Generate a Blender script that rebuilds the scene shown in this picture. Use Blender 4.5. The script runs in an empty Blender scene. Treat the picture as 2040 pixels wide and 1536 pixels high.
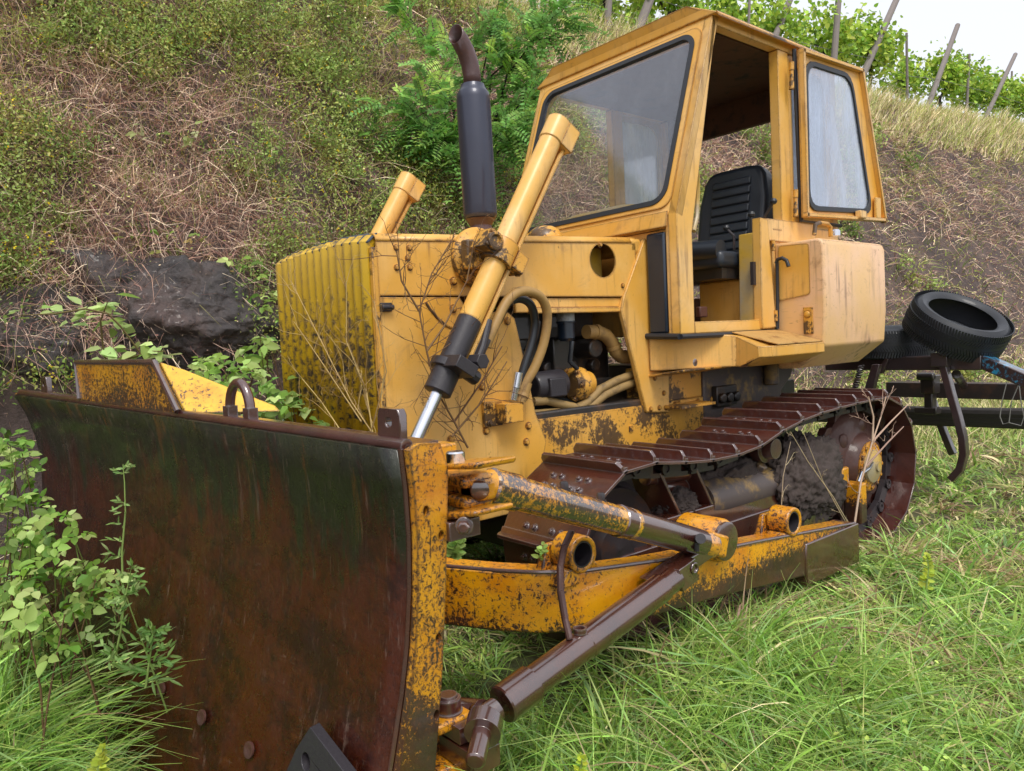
import bpy, bmesh, math, random
import numpy as np
from mathutils import Vector, Matrix
from mathutils.geometry import tessellate_polygon
C = bpy.context.scene
COL = C.collection
R = math.radians
rng = np.random.default_rng(7)
random.seed(3)

# ------------------------------------------------------------------ camera, sky, sun, exposure
YAW, PIT, ROL, FPX = 0.878837728, 0.0596195322, -0.0477671223, 1493.25658
CAM = np.array([3.05, -1.487, 1.2])
_f = np.array([-math.sin(YAW)*math.cos(PIT), math.cos(YAW)*math.cos(PIT), -math.sin(PIT)])
_r = np.cross(_f, [0, 0, 1]); _r /= np.linalg.norm(_r); _u = np.cross(_r, _f)
CR = _r*math.cos(ROL)+_u*math.sin(ROL); CU = -_r*math.sin(ROL)+_u*math.cos(ROL); CF = _f
cd = bpy.data.cameras.new('camera'); cam = bpy.data.objects.new('camera', cd); COL.objects.link(cam)
m = Matrix.Identity(4)
for i in range(3):
    m[i][0] = CR[i]; m[i][1] = CU[i]; m[i][2] = -CF[i]; m[i][3] = CAM[i]
cam.matrix_world = m
cd.sensor_width = 36.0; cd.lens = FPX/2040*36.0; cd.clip_start = 0.02; cd.clip_end = 2000
C.camera = cam
SUN_EL, SUN_AZ = R(56), R(112)          # azimuth from +Y towards +X
w = bpy.data.worlds.new('World'); C.world = w; w.use_nodes = True
wn = w.node_tree; wn.nodes.clear()
sky = wn.nodes.new('ShaderNodeTexSky'); sky.sky_type = 'NISHITA'; sky.sun_disc = False
sky.sun_elevation = SUN_EL; sky.sun_rotation = SUN_AZ; sky.dust_density = 4.0; sky.air_density = 1.2; sky.ozone_density = 2.0
hs = wn.nodes.new('ShaderNodeHueSaturation'); hs.inputs['Saturation'].default_value = 0.42
bg = wn.nodes.new('ShaderNodeBackground'); bg.inputs['Strength'].default_value = 0.15
wo = wn.nodes.new('ShaderNodeOutputWorld')
ov = wn.nodes.new('ShaderNodeMix'); ov.data_type = 'RGBA'; ov.inputs[0].default_value = .72; ov.inputs[7].default_value = (5.4, 5.5, 5.9, 1)   # even cloud layer
wn.links.new(sky.outputs[0], hs.inputs['Color']); wn.links.new(hs.outputs[0], ov.inputs[6]); wn.links.new(ov.outputs[2], bg.inputs['Color']); wn.links.new(bg.outputs[0], wo.inputs[0])
sl = bpy.data.lights.new('sun', 'SUN'); sl.energy = 1.5; sl.angle = R(20); sl.color = (1, .95, .87)
so = bpy.data.objects.new('sun', sl); COL.objects.link(so)
sd = Vector((math.sin(SUN_AZ)*math.cos(SUN_EL), math.cos(SUN_AZ)*math.cos(SUN_EL), math.sin(SUN_EL)))
so.rotation_euler = sd.to_track_quat('Z', 'Y').to_euler(); so.location = (8, -4, 12)
C.view_settings.view_transform = 'Standard'; C.view_settings.look = 'None'
C.view_settings.exposure = 0.48; C.view_settings.gamma = 1.0
C.render.engine = 'CYCLES'
C.cycles.max_bounces = 8; C.cycles.transparent_max_bounces = 12

# ------------------------------------------------------------------ survey helpers: a sight line met with a plane of known place
def ray(u, v):
    return CR*((u-1020)/FPX) - CU*((v-768)/FPX) + CF
def P(u, v, **k):
    (a, val), = k.items(); i = 'xyz'.index(a); d = ray(u, v)
    return CAM + d*((val-CAM[i])/d[i])
def PP(u, v, p0, n):
    d = ray(u, v); p0 = np.array(p0, float); n = np.array(n, float)
    return CAM + d*(np.dot(p0-CAM, n)/np.dot(d, n))
def PD(u, v, dep):
    return CAM + ray(u, v)*dep
V = lambda *a: np.array(a, float)
def unit(a):
    a = np.array(a, float); return a/max(np.linalg.norm(a), 1e-9)

# ------------------------------------------------------------------ numpy noise
def _h(ix, iy, iz, s):
    n = (ix*374761393 + iy*668265263 + iz*2147483647 + s*1274126177) & 0xffffffff
    n = ((n ^ (n >> 13))*1274126177) & 0xffffffff
    return ((n ^ (n >> 16)) & 0xffff)/65535.0
def noise(p, s=0):
    p = np.asarray(p, float); i = np.floor(p).astype(np.int64); f = p-i; f = f*f*(3-2*f)
    r = 0
    for dx in (0, 1):
        for dy in (0, 1):
            for dz in (0, 1):
                wt = (f[..., 0] if dx else 1-f[..., 0])*(f[..., 1] if dy else 1-f[..., 1])*(f[..., 2] if dz else 1-f[..., 2])
                r = r + wt*_h(i[..., 0]+dx, i[..., 1]+dy, i[..., 2]+dz, s)
    return r
def fbm(p, o=4, s=0):
    p = np.asarray(p, float); r = 0; a = .5
    for k in range(o):
        r = r+a*noise(p*2**k+k*17.3, s+k); a *= .5
    return r/(1-.5**o)

# ------------------------------------------------------------------ mesh helpers
class MB:
    def __init__(s): s.v = []; s.f = []
    def add(s, vs, fs):
        o = len(s.v); s.v += [tuple(map(float, p)) for p in vs]; s.f += [tuple(i+o for i in q) for q in fs]; return s
    def box(s, c, size, ax=None):
        c = np.array(c, float); h = np.array(size, float)/2; A = np.eye(3) if ax is None else np.array(ax, float)
        vs = [c+A[0]*h[0]*i+A[1]*h[1]*j+A[2]*h[2]*k for i in (-1, 1) for j in (-1, 1) for k in (-1, 1)]
        return s.add(vs, [(0, 1, 3, 2), (4, 6, 7, 5), (0, 4, 5, 1), (2, 3, 7, 6), (0, 2, 6, 4), (1, 5, 7, 3)])
    def b2(s, lo, hi):
        lo = np.array(lo, float); hi = np.array(hi, float); return s.box((lo+hi)/2, np.abs(hi-lo))
    def prism(s, poly, vec):
        poly = [np.array(p, float) for p in poly]; n = len(poly); vec = np.array(vec, float)
        nn = np.zeros(3)
        for i in range(n): nn += np.cross(poly[i]-poly[0], poly[(i+1) % n]-poly[0])
        if np.dot(nn, vec) > 0: poly = poly[::-1]
        vs = poly+[p+vec for p in poly]
        fs = [tuple(range(n)), tuple(range(2*n-1, n-1, -1))]+[(i, i+n, (i+1) % n+n, (i+1) % n) for i in range(n)]
        return s.add(vs, fs)
    def plate(s, outer, holes, o, U, W, vec):
        """flat plate with holes: 2-D loops on frame o,U,W, given thickness vec"""
        o = np.array(o, float); U = np.array(U, float); W = np.array(W, float); vec = np.array(vec, float)
        loops = [outer]+holes
        tri = tessellate_polygon([[Vector((a, b, 0)) for a, b in L] for L in loops])
        flat = [o+U*a+W*b for L in loops for a, b in L]; n = len(flat)
        fs = []
        for t in tri:
            fs.append(tuple(t)); fs.append(tuple(i+n for i in reversed(t)))
        k = 0
        for L in loops:
            q = len(L)
            fs += [(k+i, k+(i+1) % q, k+(i+1) % q+n, k+i+n) for i in range(q)]; k += q
        return s.add(flat+[p+vec for p in flat], fs)
    def tube(s, path, r, n=10, cap=True, up=None):
        path = [np.array(p, float) for p in path]; m_ = len(path)
        r = [r]*m_ if np.isscalar(r) else list(r)
        T = [unit(path[min(i+1, m_-1)]-path[max(i-1, 0)]) for i in range(m_)]
        a = np.array([0, 0, 1.]) if abs(T[0][2]) < .9 else np.array([1., 0, 0])
        u = unit(np.cross(T[0], a)); vs = []
        for i in range(m_):
            u = unit(u-T[i]*np.dot(u, T[i])); b = np.cross(T[i], u)
            vs += [path[i]+r[i]*(u*math.cos(2*math.pi*k/n)+b*math.sin(2*math.pi*k/n)) for k in range(n)]
        fs = [(i*n+k, i*n+(k+1) % n, (i+1)*n+(k+1) % n, (i+1)*n+k) for i in range(m_-1) for k in range(n)]
        if cap: fs += [tuple(range(n-1, -1, -1)), tuple((m_-1)*n+k for k in range(n))]
        return s.add(vs, fs)
    def cyl(s, a, b, r, r2=None, n=24): return s.tube([a, b], [r, r if r2 is None else r2], n)
    def lathe(s, o, ax, prof, n=32, closed=False):
        """prof: (distance along axis, radius)"""
        o = np.array(o, float); ax = unit(ax); a = np.array([0, 0, 1.]) if abs(ax[2]) < .9 else np.array([1., 0, 0])
        u = unit(np.cross(ax, a)); b = np.cross(ax, u); vs = []
        for t, r in prof:
            vs += [o+ax*t+r*(u*math.cos(2*math.pi*k/n)+b*math.sin(2*math.pi*k/n)) for k in range(n)]
        q = len(prof); L = q if closed else q-1
        fs = [(i*n+k, i*n+(k+1) % n, ((i+1) % q)*n+(k+1) % n, ((i+1) % q)*n+k) for i in range(L) for k in range(n)]
        if not closed:
            if prof[0][1] > 1e-6: fs.append(tuple(range(n-1, -1, -1)))
            if prof[-1][1] > 1e-6: fs.append(tuple((q-1)*n+k for k in range(n)))
        return s.add(vs, fs)
    def ring(s, a, b, ro, ri, n=32):
        a = np.array(a, float); b = np.array(b, float); L = np.linalg.norm(b-a)
        return s.lathe(a, b-a, [(0, ro), (L, ro), (L, ri), (0, ri)], n, True)
    def bolt(s, p, d, r=.012, h=.010):
        p = np.array(p, float); d = unit(d)
        s.lathe(p-d*.004, d, [(0, r*1.35), (.007, r*1.35)], 12); s.lathe(p+d*.003, d, [(0, r), (h*.8, r), (h, r*.75)], 6); return s

WL = {}
def link(o, loc, parent):
    COL.objects.link(o); loc = np.array(loc, float); WL[o.name] = loc
    if parent is not None:
        o.parent = parent; loc = loc-WL[parent.name]
    o.location = loc; return o
def obj(name, mb, mat, parent=None, bevel=0, smooth=35, loc=None, seg=2):
    vs = np.array(mb.v); c = (vs.min(0)+vs.max(0))/2 if loc is None else np.array(loc, float)
    me = bpy.data.meshes.new(name); me.from_pydata((vs-c).tolist(), [], mb.f); me.update()
    bm = bmesh.new(); bm.from_mesh(me); bmesh.ops.recalc_face_normals(bm, faces=bm.faces[:]); bm.to_mesh(me); bm.free()
    if smooth:
        me.shade_smooth(); me.set_sharp_from_angle(angle=R(smooth))
    me.materials.append(mat); o = bpy.data.objects.new(name, me); link(o, c, parent)
    if bevel:
        b = o.modifiers.new('bevel', 'BEVEL'); b.width = bevel; b.segments = seg; b.limit_method = 'ANGLE'; b.angle_limit = R(40)
    return o
def tag(o, label=None, cat=None, group=None, kind=None):
    if label: o['label'] = label
    if cat: o['category'] = cat
    if group: o['group'] = group
    if kind: o['kind'] = kind
    return o
def empty(name, loc, label, cat, group=None):
    o = bpy.data.objects.new(name, None); o.empty_display_size = .1; link(o, loc, None); return tag(o, label, cat, group)
def inst(src, loc, parent, rot=None, name=None):
    o = src.copy(); link(o, loc, parent)
    if rot is not None: o.rotation_euler = rot
    return o

BOLT = {}
def bolts(pts, d, r, mat, parent, h=None):
    # every bolt a part of its own, copies share one mesh
    for p in pts:
        key = (round(r, 4), mat.name)
        if key not in BOLT:
            o = obj('bolt', MB().bolt((0, 0, 0), (0, 0, 1), r, h or r*.85), mat, parent, loc=(0, 0, 0)); BOLT[key] = o
            o.location = np.array(p, float)-WL[parent.name]; WL[o.name] = np.array(p, float)
        else:
            o = BOLT[key].copy(); link(o, p, None); o.parent = parent; o.location = np.array(p, float)-WL[parent.name]
        o.rotation_euler = Vector(d).to_track_quat('Z', 'Y').to_euler()
# fast mesh from numpy arrays (vegetation)
class VB:
    def __init__(s): s.v = []; s.q = []; s.c = []; s.n = 0
    def add(s, v, q, c):
        s.v.append(v.reshape(-1, 3)); s.q.append(q.reshape(-1, 4)+s.n); s.c.append(c.reshape(-1, 3)); s.n += len(s.v[-1])
    def build(s, name, mat, parent=None, loc=None, smooth=True):
        v = np.concatenate(s.v).astype(np.float32); q = np.concatenate(s.q).astype(np.int32); c = np.concatenate(s.c)
        cen = np.array([(v[:, 0].min()+v[:, 0].max())/2, (v[:, 1].min()+v[:, 1].max())/2, v[:, 2].min()]) if loc is None else np.array(loc, float)
        v = v-cen.astype(np.float32)
        me = bpy.data.meshes.new(name); me.vertices.add(len(v)); me.vertices.foreach_set('co', v.ravel())
        me.loops.add(q.size); me.loops.foreach_set('vertex_index', q.ravel())
        me.polygons.add(len(q)); me.polygons.foreach_set('loop_start', np.arange(0, q.size, 4, dtype=np.int32))
        me.update(calc_edges=True); me.validate()
        if smooth: me.shade_smooth()
        at = me.attributes.new('tint', 'FLOAT_COLOR', 'POINT')
        at.data.foreach_set('color', np.concatenate([c, np.ones((len(c), 1))], 1).astype(np.float32).ravel())
        me.materials.append(mat); o = bpy.data.objects.new(name, me); link(o, cen, parent); return o
def rowunit(a): return a/np.maximum(np.linalg.norm(a, axis=-1, keepdims=True), 1e-9)
def blades(vb, base, d, L, wd, bend, col, seg=4, wiggle=0.0):
    """curved tapering strips: base (n,3), direction d, length L, width, bend vector (n,3)"""
    n = len(base); t = np.linspace(0, 1, seg+1)[None, :, None]
    L = np.broadcast_to(np.asarray(L, float), (n,))[:, None, None]
    pth = base[:, None]+d[:, None]*L*t+bend[:, None]*L*t**2
    if wiggle: pth = pth+rng.normal(0, wiggle, (n, seg+1, 3))*L*t
    s = rowunit(np.cross(d, rowunit(rng.normal(0, 1, (n, 3)))))
    ww = np.broadcast_to(np.asarray(wd, float), (n,))[:, None, None]*(1-.88*t**1.5)*.5
    v = np.stack([pth-s[:, None]*ww, pth+s[:, None]*ww], 2)
    b = (np.arange(n)*(seg+1)*2)[:, None]+(np.arange(seg)*2)[None]
    q = np.stack([b, b+1, b+3, b+2], -1)
    c = np.repeat(col[:, None], (seg+1)*2, 1)
    vb.add(v, q, c)
    return pth
def leaves(vb, base, d, nrm, L, wd, col, fold=.18, droop=.15):
    n = len(base); d = rowunit(d); nrm = rowunit(nrm-d*(nrm*d).sum(-1, keepdims=True)); s = np.cross(d, nrm)
    L = np.broadcast_to(np.asarray(L, float), (n,))[:, None]; W = np.broadcast_to(np.asarray(wd, float), (n,))[:, None]*.5
    def pt(t, k): return base+d*L*t+s*W*k+nrm*(W*abs(k)*fold-L*droop*t*t)
    v = np.stack([pt(0, 0), pt(.28, .92), pt(.66, .78), pt(1, 0), pt(.66, -.78), pt(.28, -.92)], 1)
    b = (np.arange(n)*6)[:, None]
    q = np.stack([np.concatenate([b, b+1, b+2, b+3], 1), np.concatenate([b, b+3, b+4, b+5], 1)], 1)
    vb.add(v, q, np.repeat(col[:, None], 6, 1))
def mixc(cols, n, k=None, var=.18):
    cols = np.array(cols, float); i = rng.integers(0, len(cols), n) if k is None else k
    c = cols[i]; return np.clip(c*(1+rng.normal(0, var, (n, 1)))+rng.normal(0, .006, (n, 3)), .004, 1)

# ------------------------------------------------------------------ materials
class NT:
    def __init__(s, name):
        s.m = bpy.data.materials.new(name); s.m.use_nodes = True; s.t = s.m.node_tree; s.t.nodes.clear()
        s.out = s.t.nodes.new('ShaderNodeOutputMaterial'); s.co = s.t.nodes.new('ShaderNodeTexCoord').outputs['Object']
    def n(s, ty, **k):
        x = s.t.nodes.new('ShaderNode'+ty)
        for a, b in k.items(): setattr(x, a, b)
        return x
    def l(s, a, b): s.t.links.new(a, b)
    def setin(s, sock, val):
        if isinstance(val, bpy.types.NodeSocket): s.l(val, sock)
        elif isinstance(val, (tuple, list)) and len(val) == 3 and sock.type == 'RGBA': sock.default_value = (*val, 1)
        else: sock.default_value = val
    def mp(s, scale, co=None):
        x = s.n('Mapping'); s.l(co or s.co, x.inputs[0]); x.inputs['Scale'].default_value = scale if isinstance(scale, tuple) else (scale,)*3; return x.outputs[0]
    def noise(s, scale, detail=5, rough=.6, co=None, dist=0.0):
        x = s.n('TexNoise'); s.l(s.mp(scale, co), x.inputs['Vector']); x.inputs['Scale'].default_value = 1
        x.inputs['Detail'].default_value = detail; x.inputs['Roughness'].default_value = rough; x.inputs['Distortion'].default_value = dist; return x.outputs[0]
    def vor(s, scale, feat='F1', co=None):
        x = s.n('TexVoronoi', feature=feat); s.l(s.mp(scale, co), x.inputs['Vector']); x.inputs['Scale'].default_value = 1; return x.outputs['Distance']
    def math(s, op, a, b=0.0, clamp=False):
        x = s.n('Math', operation=op, use_clamp=clamp); s.setin(x.inputs[0], a); s.setin(x.inputs[1], b); return x.outputs[0]
    def step(s, a, lo, hi):
        x = s.n('MapRange', interpolation_type='SMOOTHSTEP'); s.setin(x.inputs[0], a); s.setin(x.inputs[1], lo); s.setin(x.inputs[2], hi); return x.outputs[0]
    def mix(s, f, a, b, ty='MIX'):
        x = s.n('Mix', data_type='RGBA', blend_type=ty); s.setin(x.inputs[0], f); s.setin(x.inputs[6], a); s.setin(x.inputs[7], b); return x.outputs[2]
    def edge(s, r=.012, n=3):
        b = s.n('Bevel', samples=n); b.inputs[0].default_value = r; g = s.n('NewGeometry')
        d = s.n('VectorMath', operation='DOT_PRODUCT'); s.l(b.outputs[0], d.inputs[0]); s.l(g.outputs['Normal'], d.inputs[1])
        return s.math('SUBTRACT', 1.0, d.outputs['Value'], True)
    def sep(s, co=None):
        x = s.n('SeparateXYZ'); s.l(co or s.co, x.inputs[0]); return x.outputs
    def bump(s, h, strength=.3, dist=.01):
        x = s.n('Bump'); s.setin(x.inputs['Height'], h); x.inputs['Strength'].default_value = strength; x.inputs['Distance'].default_value = dist; return x.outputs[0]
    def prin(s, **k):
        p = s.n('BsdfPrincipled')
        for a, b in k.items(): s.setin(p.inputs[a.replace('_', ' ')], b)
        s.l(p.outputs[0], s.out.inputs[0]); return p

def paint(name, base, fade, rust=(.13, .045, .018), chip=.0, edge=1.0, streak=.35, rough=.38, dark=(.035, .02, .014), grime=0.0, coat=.25, spots=1.0):
    t = NT(name)
    col = t.mix(t.step(t.noise(2.3, 4), .35, .7), base, fade)
    col = t.mix(t.math('MULTIPLY', t.noise(38, 3, .7), .22), col, tuple(c*.62 for c in base))
    sx = t.noise((26, 26, 1.3), 4, .65); sm = t.math('MULTIPLY', t.step(sx, .50, .70), t.step(t.noise(3.1, 3), .44, .64))
    col = t.mix(t.math('MULTIPLY', sm, streak), col, rust)
    scr = t.math('MULTIPLY', t.step(t.noise((8, 45, 50), 4, .65, dist=2.2), .61, .68), .30*spots)
    col = t.mix(scr, col, tuple(c*.45 for c in base))
    stn = t.math('MULTIPLY', t.step(t.noise(5.5, 7, .7, dist=.8), .55, .72), .38*spots); col = t.mix(stn, col, (.34, .17, .075))
    n1 = t.noise(30, 9, .75, dist=.4); e = t.edge(.014)
    sp = t.math('ADD', n1, t.math('MULTIPLY', e, 1.3*edge))
    sp = t.math('ADD', sp, t.math('MULTIPLY', t.math('SUBTRACT', t.noise(3.7, 3), .5), .30))
    msk = t.step(sp, .715-chip, .755-chip)
    rc = t.mix(t.noise(55, 4), rust, dark)
    col = t.mix(msk, col, rc)
    if grime: col = t.mix(t.math('MULTIPLY', t.step(t.math('ADD', t.noise(4.5, 3, .5), t.math('MULTIPLY', t.math('SUBTRACT', t.noise(40, 8, .75), .5), .9)), .62-grime*.3, .68-grime*.25), .9), col, dark)
    ro = t.math('ADD', rough, t.math('MULTIPLY', t.math('ADD', msk, t.noise(14, 4)), .18))
    t.prin(Base_Color=col, Roughness=ro, Coat_Weight=coat, Coat_Roughness=.22,
           Normal=t.bump(t.math('SUBTRACT', t.math('ADD', t.math('MULTIPLY', t.noise(9, 3), .4), t.math('MULTIPLY', t.noise(2.6, 2), 2.2)), t.math('MULTIPLY', msk, .5)), .35, .005))
    return t.m
def rusty(name, c1, c2, c3, rough=.3, coat=.5, bump=.5, cior=1.7, wear=0.0, paintcol=None, cover=.5, scale=1.0, streaks=0.0, low=0.0):
    """rusted steel, wet; with paintcol the old paint survives in flecks (cover)"""
    t = NT(name)
    col = t.mix(t.step(t.noise(5*scale, 6, .65), .35, .68), c1, c2)
    col = t.mix(t.step(t.noise(17*scale, 6, .7), .55, .75), col, c3)
    h = t.noise(60*scale, 6, .7)
    if wear: col = t.mix(t.step(t.math('ADD', t.math('MULTIPLY', t.edge(.010), 3.0), t.math('MULTIPLY', t.math('SUBTRACT', t.noise(30, 5), .5), .8)), .35, .75), col, tuple(.16*wear+.2*wear*q for q in (.9, .75, .8)))
    msk = None
    if paintcol:
        a = t.noise(62*scale, 10, .8, dist=.5); b = t.noise(2.6*scale, 4); e = t.edge(.012)
        k = t.math('ADD', a, t.math('MULTIPLY', t.math('SUBTRACT', b, .5), .42)); k = t.math('ADD', k, t.math('MULTIPLY', e, .9))
        fl = t.math('MULTIPLY', t.step(t.noise((50, 50, 6), 4, .7), .58, .74), .15); k = t.math('ADD', k, fl)
        if low:
            z = t.sep()[2]; k = t.math('ADD', k, t.math('MULTIPLY', t.step(z, .25*low, -low), .34))
        msk = t.step(k, .44+cover*.22, .50+cover*.22)
        pc = t.mix(t.step(t.noise(7, 4), .35, .7), paintcol, tuple(x*y for x, y in zip(paintcol, (.82, .62, .6))))
        col = t.mix(msk, pc, col)
    ro = t.math('ADD', rough, t.math('MULTIPLY', t.step(t.noise(8*scale, 5), .35, .7), .28))
    t.prin(Base_Color=col, Roughness=ro, Coat_Weight=coat, Coat_Roughness=.11, Coat_IOR=cior, Specular_IOR_Level=.6,
           Normal=t.bump(h if msk is None else t.math('SUBTRACT', h, t.math('MULTIPLY', msk, .35)), bump, .004))
    return t.m
def simple(name, col, rough=.5, metal=0.0, var=.25, scale=20, bump=.15, coat=0.0, spec=.5, dirt=None):
    t = NT(name); c = t.mix(t.math('MULTIPLY', t.noise(scale, 5), var*2), col, tuple(x*.5 for x in col))
    if dirt: c = t.mix(t.step(t.noise(7, 6, .7), .5, .68), c, dirt)
    t.prin(Base_Color=c, Roughness=t.math('ADD', rough, t.math('MULTIPLY', t.noise(scale*.6, 4), .15)), Metallic=metal, Coat_Weight=coat, Specular_IOR_Level=spec, Normal=t.bump(t.noise(scale*3, 4), bump, .003))
    return t.m
def foliage(name, trans=.42, rough=.5, spec=.35):
    t = NT(name); a = t.n('Attribute', attribute_name='tint'); g = t.n('NewGeometry')
    j = t.n('HueSaturation'); t.l(a.outputs['Color'], j.inputs['Color'])
    rv = g.outputs['Random Per Island']
    t.setin(j.inputs['Value'], t.math('ADD', 1.05, t.math('MULTIPLY', rv, .75))); t.setin(j.inputs['Hue'], t.math('ADD', .485, t.math('MULTIPLY', rv, .03)))
    p = t.prin(Base_Color=j.outputs[0], Roughness=rough, Specular_IOR_Level=spec)
    tr = t.n('BsdfTranslucent'); t.l(j.outputs[0], tr.inputs[0]); mx = t.n('MixShader'); mx.inputs[0].default_value = trans
    t.l(p.outputs[0], mx.inputs[1]); t.l(tr.outputs[0], mx.inputs[2]); t.l(mx.outputs[0], t.out.inputs[0]); return t.m
def glass(name, tint, refl=.16, film=.15, filmcol=(.5, .55, .62), rough=.03):
    t = NT(name); tr = t.n('BsdfTransparent'); tr.inputs[0].default_value = (*tint, 1)
    gl = t.n('BsdfGlossy'); t.setin(gl.inputs['Roughness'], t.math('ADD', rough, t.math('MULTIPLY', t.noise(4, 4), .05)))
    gl.inputs[0].default_value = (.9, .93, 1, 1)
    t.l(t.bump(t.noise((40, 40, 8), 5, .7), .015, .002), gl.inputs['Normal'])
    df = t.n('BsdfDiffuse'); df.inputs[0].default_value = (*filmcol, 1); tl = t.n('BsdfTranslucent'); tl.inputs[0].default_value = (*filmcol, 1)
    dd = t.n('MixShader'); dd.inputs[0].default_value = .5; t.l(df.outputs[0], dd.inputs[1]); t.l(tl.outputs[0], dd.inputs[2])
    m1 = t.n('MixShader'); t.setin(m1.inputs[0], t.math('MULTIPLY', t.math('ADD', t.step(t.noise((7, 7, 2.2), 5, .65), .35, .75), .35), film)); t.l(tr.outputs[0], m1.inputs[1]); t.l(dd.outputs[0], m1.inputs[2])
    lw_ = t.n('LayerWeight'); lw_.inputs['Blend'].default_value = .5; fr = t.n('Math', operation='POWER'); t.l(lw_.outputs['Facing'], fr.inputs[0]); fr.inputs[1].default_value = 4.0
    m2 = t.n('MixShader'); t.setin(m2.inputs[0], t.math('ADD', t.math('MULTIPLY', fr.outputs[0], 1.3), refl, True)); t.l(m1.outputs[0], m2.inputs[1]); t.l(gl.outputs[0], m2.inputs[2])
    t.l(m2.outputs[0], t.out.inputs[0]); return t.m

M = {}
M['yellow'] = paint('yellow_paint', (.76, .385, .05), (.81, .48, .14), chip=.028, edge=2.2, streak=.55)
M['yellow_worn'] = paint('yellow_paint_worn', (.70, .34, .035), (.74, .40, .08), chip=.045, grime=.35, edge=1.4, streak=.5)
M['yellow_pale'] = paint('yellow_paint_faded', (.79, .43, .075), (.83, .53, .21), chip=.020, edge=2.0, streak=.5)
M['yellow_tank'] = paint('sun_faded_paint', (.79, .49, .20), (.82, .52, .32), chip=.035, edge=1.8, streak=.75, spots=2.2)
M['ochre'] = paint('ochre_paint', (.66, .42, .012), (.55, .33, .010), rust=(.05, .03, .02), chip=-.004, edge=.7, dark=(.02, .025, .035), streak=.45)
M['console'] = paint('scratched_yellow_paint', (.60, .36, .02), (.36, .34, .27), rust=(.3, .3, .28), chip=.02)
M['blade_yellow'] = rusty('flaking_yellow_paint', (.07, .022, .010), (.035, .013, .009), (.12, .045, .012), paintcol=(.74, .33, .005), cover=.40)
M['beam_yellow'] = rusty('flaking_yellow_beam', (.07, .022, .010), (.03, .013, .009), (.11, .04, .012), paintcol=(.78, .35, .004), cover=.52, low=.16)
M['endplate'] = rusty('flaking_yellow_end', (.07, .022, .010), (.045, .028, .014), (.12, .045, .012), paintcol=(.66, .30, .010), cover=.22, scale=1.3, low=.9)
M['strut_yellow'] = rusty('flaking_yellow_strut', (.07, .022, .010), (.03, .013, .009), (.05, .02, .012), paintcol=(.75, .36, .006), cover=.18, coat=1.0, cior=2.2)
M['gusset'] = rusty('bright_flaking_yellow', (.07, .03, .03), (.045, .025, .025), (.11, .05, .03), paintcol=(.80, .48, .008), cover=.62)
M['rust'] = rusty('wet_rust', (.075, .015, .009), (.045, .011, .008), (.11, .027, .011), rough=.28, coat=.8, cior=2.0, wear=.55)
M['rust_dull'] = rusty('dull_rust', (.080, .026, .018), (.06, .024, .02), (.10, .035, .02), rough=.5, coat=.25, cior=1.5)
M['rust_dark'] = rusty('dark_wet_steel', (.042, .012, .009), (.07, .018, .009), (.020, .009, .009), rough=.22, coat=1.0, bump=.3, cior=2.05)
M['steel_dark'] = simple('dark_steel', (.03, .024, .028), .42, .0, coat=.25, dirt=(.06, .025, .015))
M['gland'] = simple('oily_black_steel', (.028, .024, .03), .45, coat=.2, bump=.4, scale=30)
M['chrome'] = simple('chrome', (.75, .78, .85), .16, 1.0, var=.1, bump=.03)
M['muffler'] = simple('blued_steel', (.040, .045, .075), .34, .3, coat=.35, bump=.05, scale=8)
M['tailpipe'] = rusty('rusty_pipe', (.075, .026, .022), (.05, .02, .02), (.11, .035, .02), rough=.4, coat=.2)
M['rubber'] = simple('rubber', (.018, .021, .028), .48, bump=.2, scale=30, coat=.15)
M['hose_black'] = simple('black_hose', (.014, .018, .025), .35, coat=.3)
M['hose_tan'] = simple('painted_hose', (.42, .25, .08), .45, dirt=(.25, .15, .06))
M['hose_dirty'] = simple('dirty_painted_hose', (.34, .22, .08), .5, dirt=(.035, .026, .022))
M['vinyl'] = simple('black_vinyl', (.020, .027, .040), .36, coat=.2, scale=12)
M['engine'] = simple('oily_engine', (.02, .017, .016), .4, dirt=(.07, .035, .015), coat=.4, scale=12, bump=.6)
M['white'] = simple('white_filter', (.55, .58, .62), .4, dirt=(.2, .18, .16))
M['blue_dark'] = simple('dark_blue_paint', (.012, .024, .045), .3, coat=.3)
M['lining'] = simple('roof_lining', (.10, .04, .022), .7, dirt=(.02, .014, .012))
M['casing'] = simple('grey_brown_casing', (.10, .078, .075), .5, dirt=(.30, .19, .06), coat=.15, scale=9)
M['mud'] = simple('mud', (.085, .064, .058), .95, bump=1.0, scale=22, var=.6)
M['lens'] = simple('red_lens', (.09, .03, .02), .3)
M['frame_metal'] = rusty('plough_steel', (.045, .022, .022), (.03, .018, .022), (.07, .03, .024), rough=.3, coat=.7, paintcol=(.03, .30, .55), cover=-.52, scale=.6)
M['frame_blue'] = rusty('plough_blue_steel', (.05, .026, .026), (.04, .02, .022), (.07, .03, .024), rough=.3, coat=.6, paintcol=(.03, .30, .55), cover=-.06, scale=.3)
M['frame_black'] = simple('black_beam', (.030, .022, .022), .35, coat=.5, dirt=(.06, .03, .022))
M['old_wood'] = simple('weathered_wood', (.055, .048, .047), .75, scale=14, bump=.6)
M['post_wood'] = simple('grey_post_wood', (.26, .225, .21), .8, scale=14, bump=.5)
M['wire'] = simple('grey_wire', (.25, .24, .23), .5)
M['bark'] = simple('vine_bark', (.035, .028, .026), .85, bump=.8, scale=30)
M['glass'] = glass('windscreen_glass', (.95, .96, .97), .075, .08)
M['sky_film_glass'] = glass('sky_whitened_glass', (.9, .94, .98), .10, 1.3, (.72, .78, .86), .12)  # white film stands in for bright sky reflected in these panes
M['clear_glass'] = glass('door_glass', (.9, .93, .96), .12, .55, (.66, .75, .92), .08)
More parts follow.
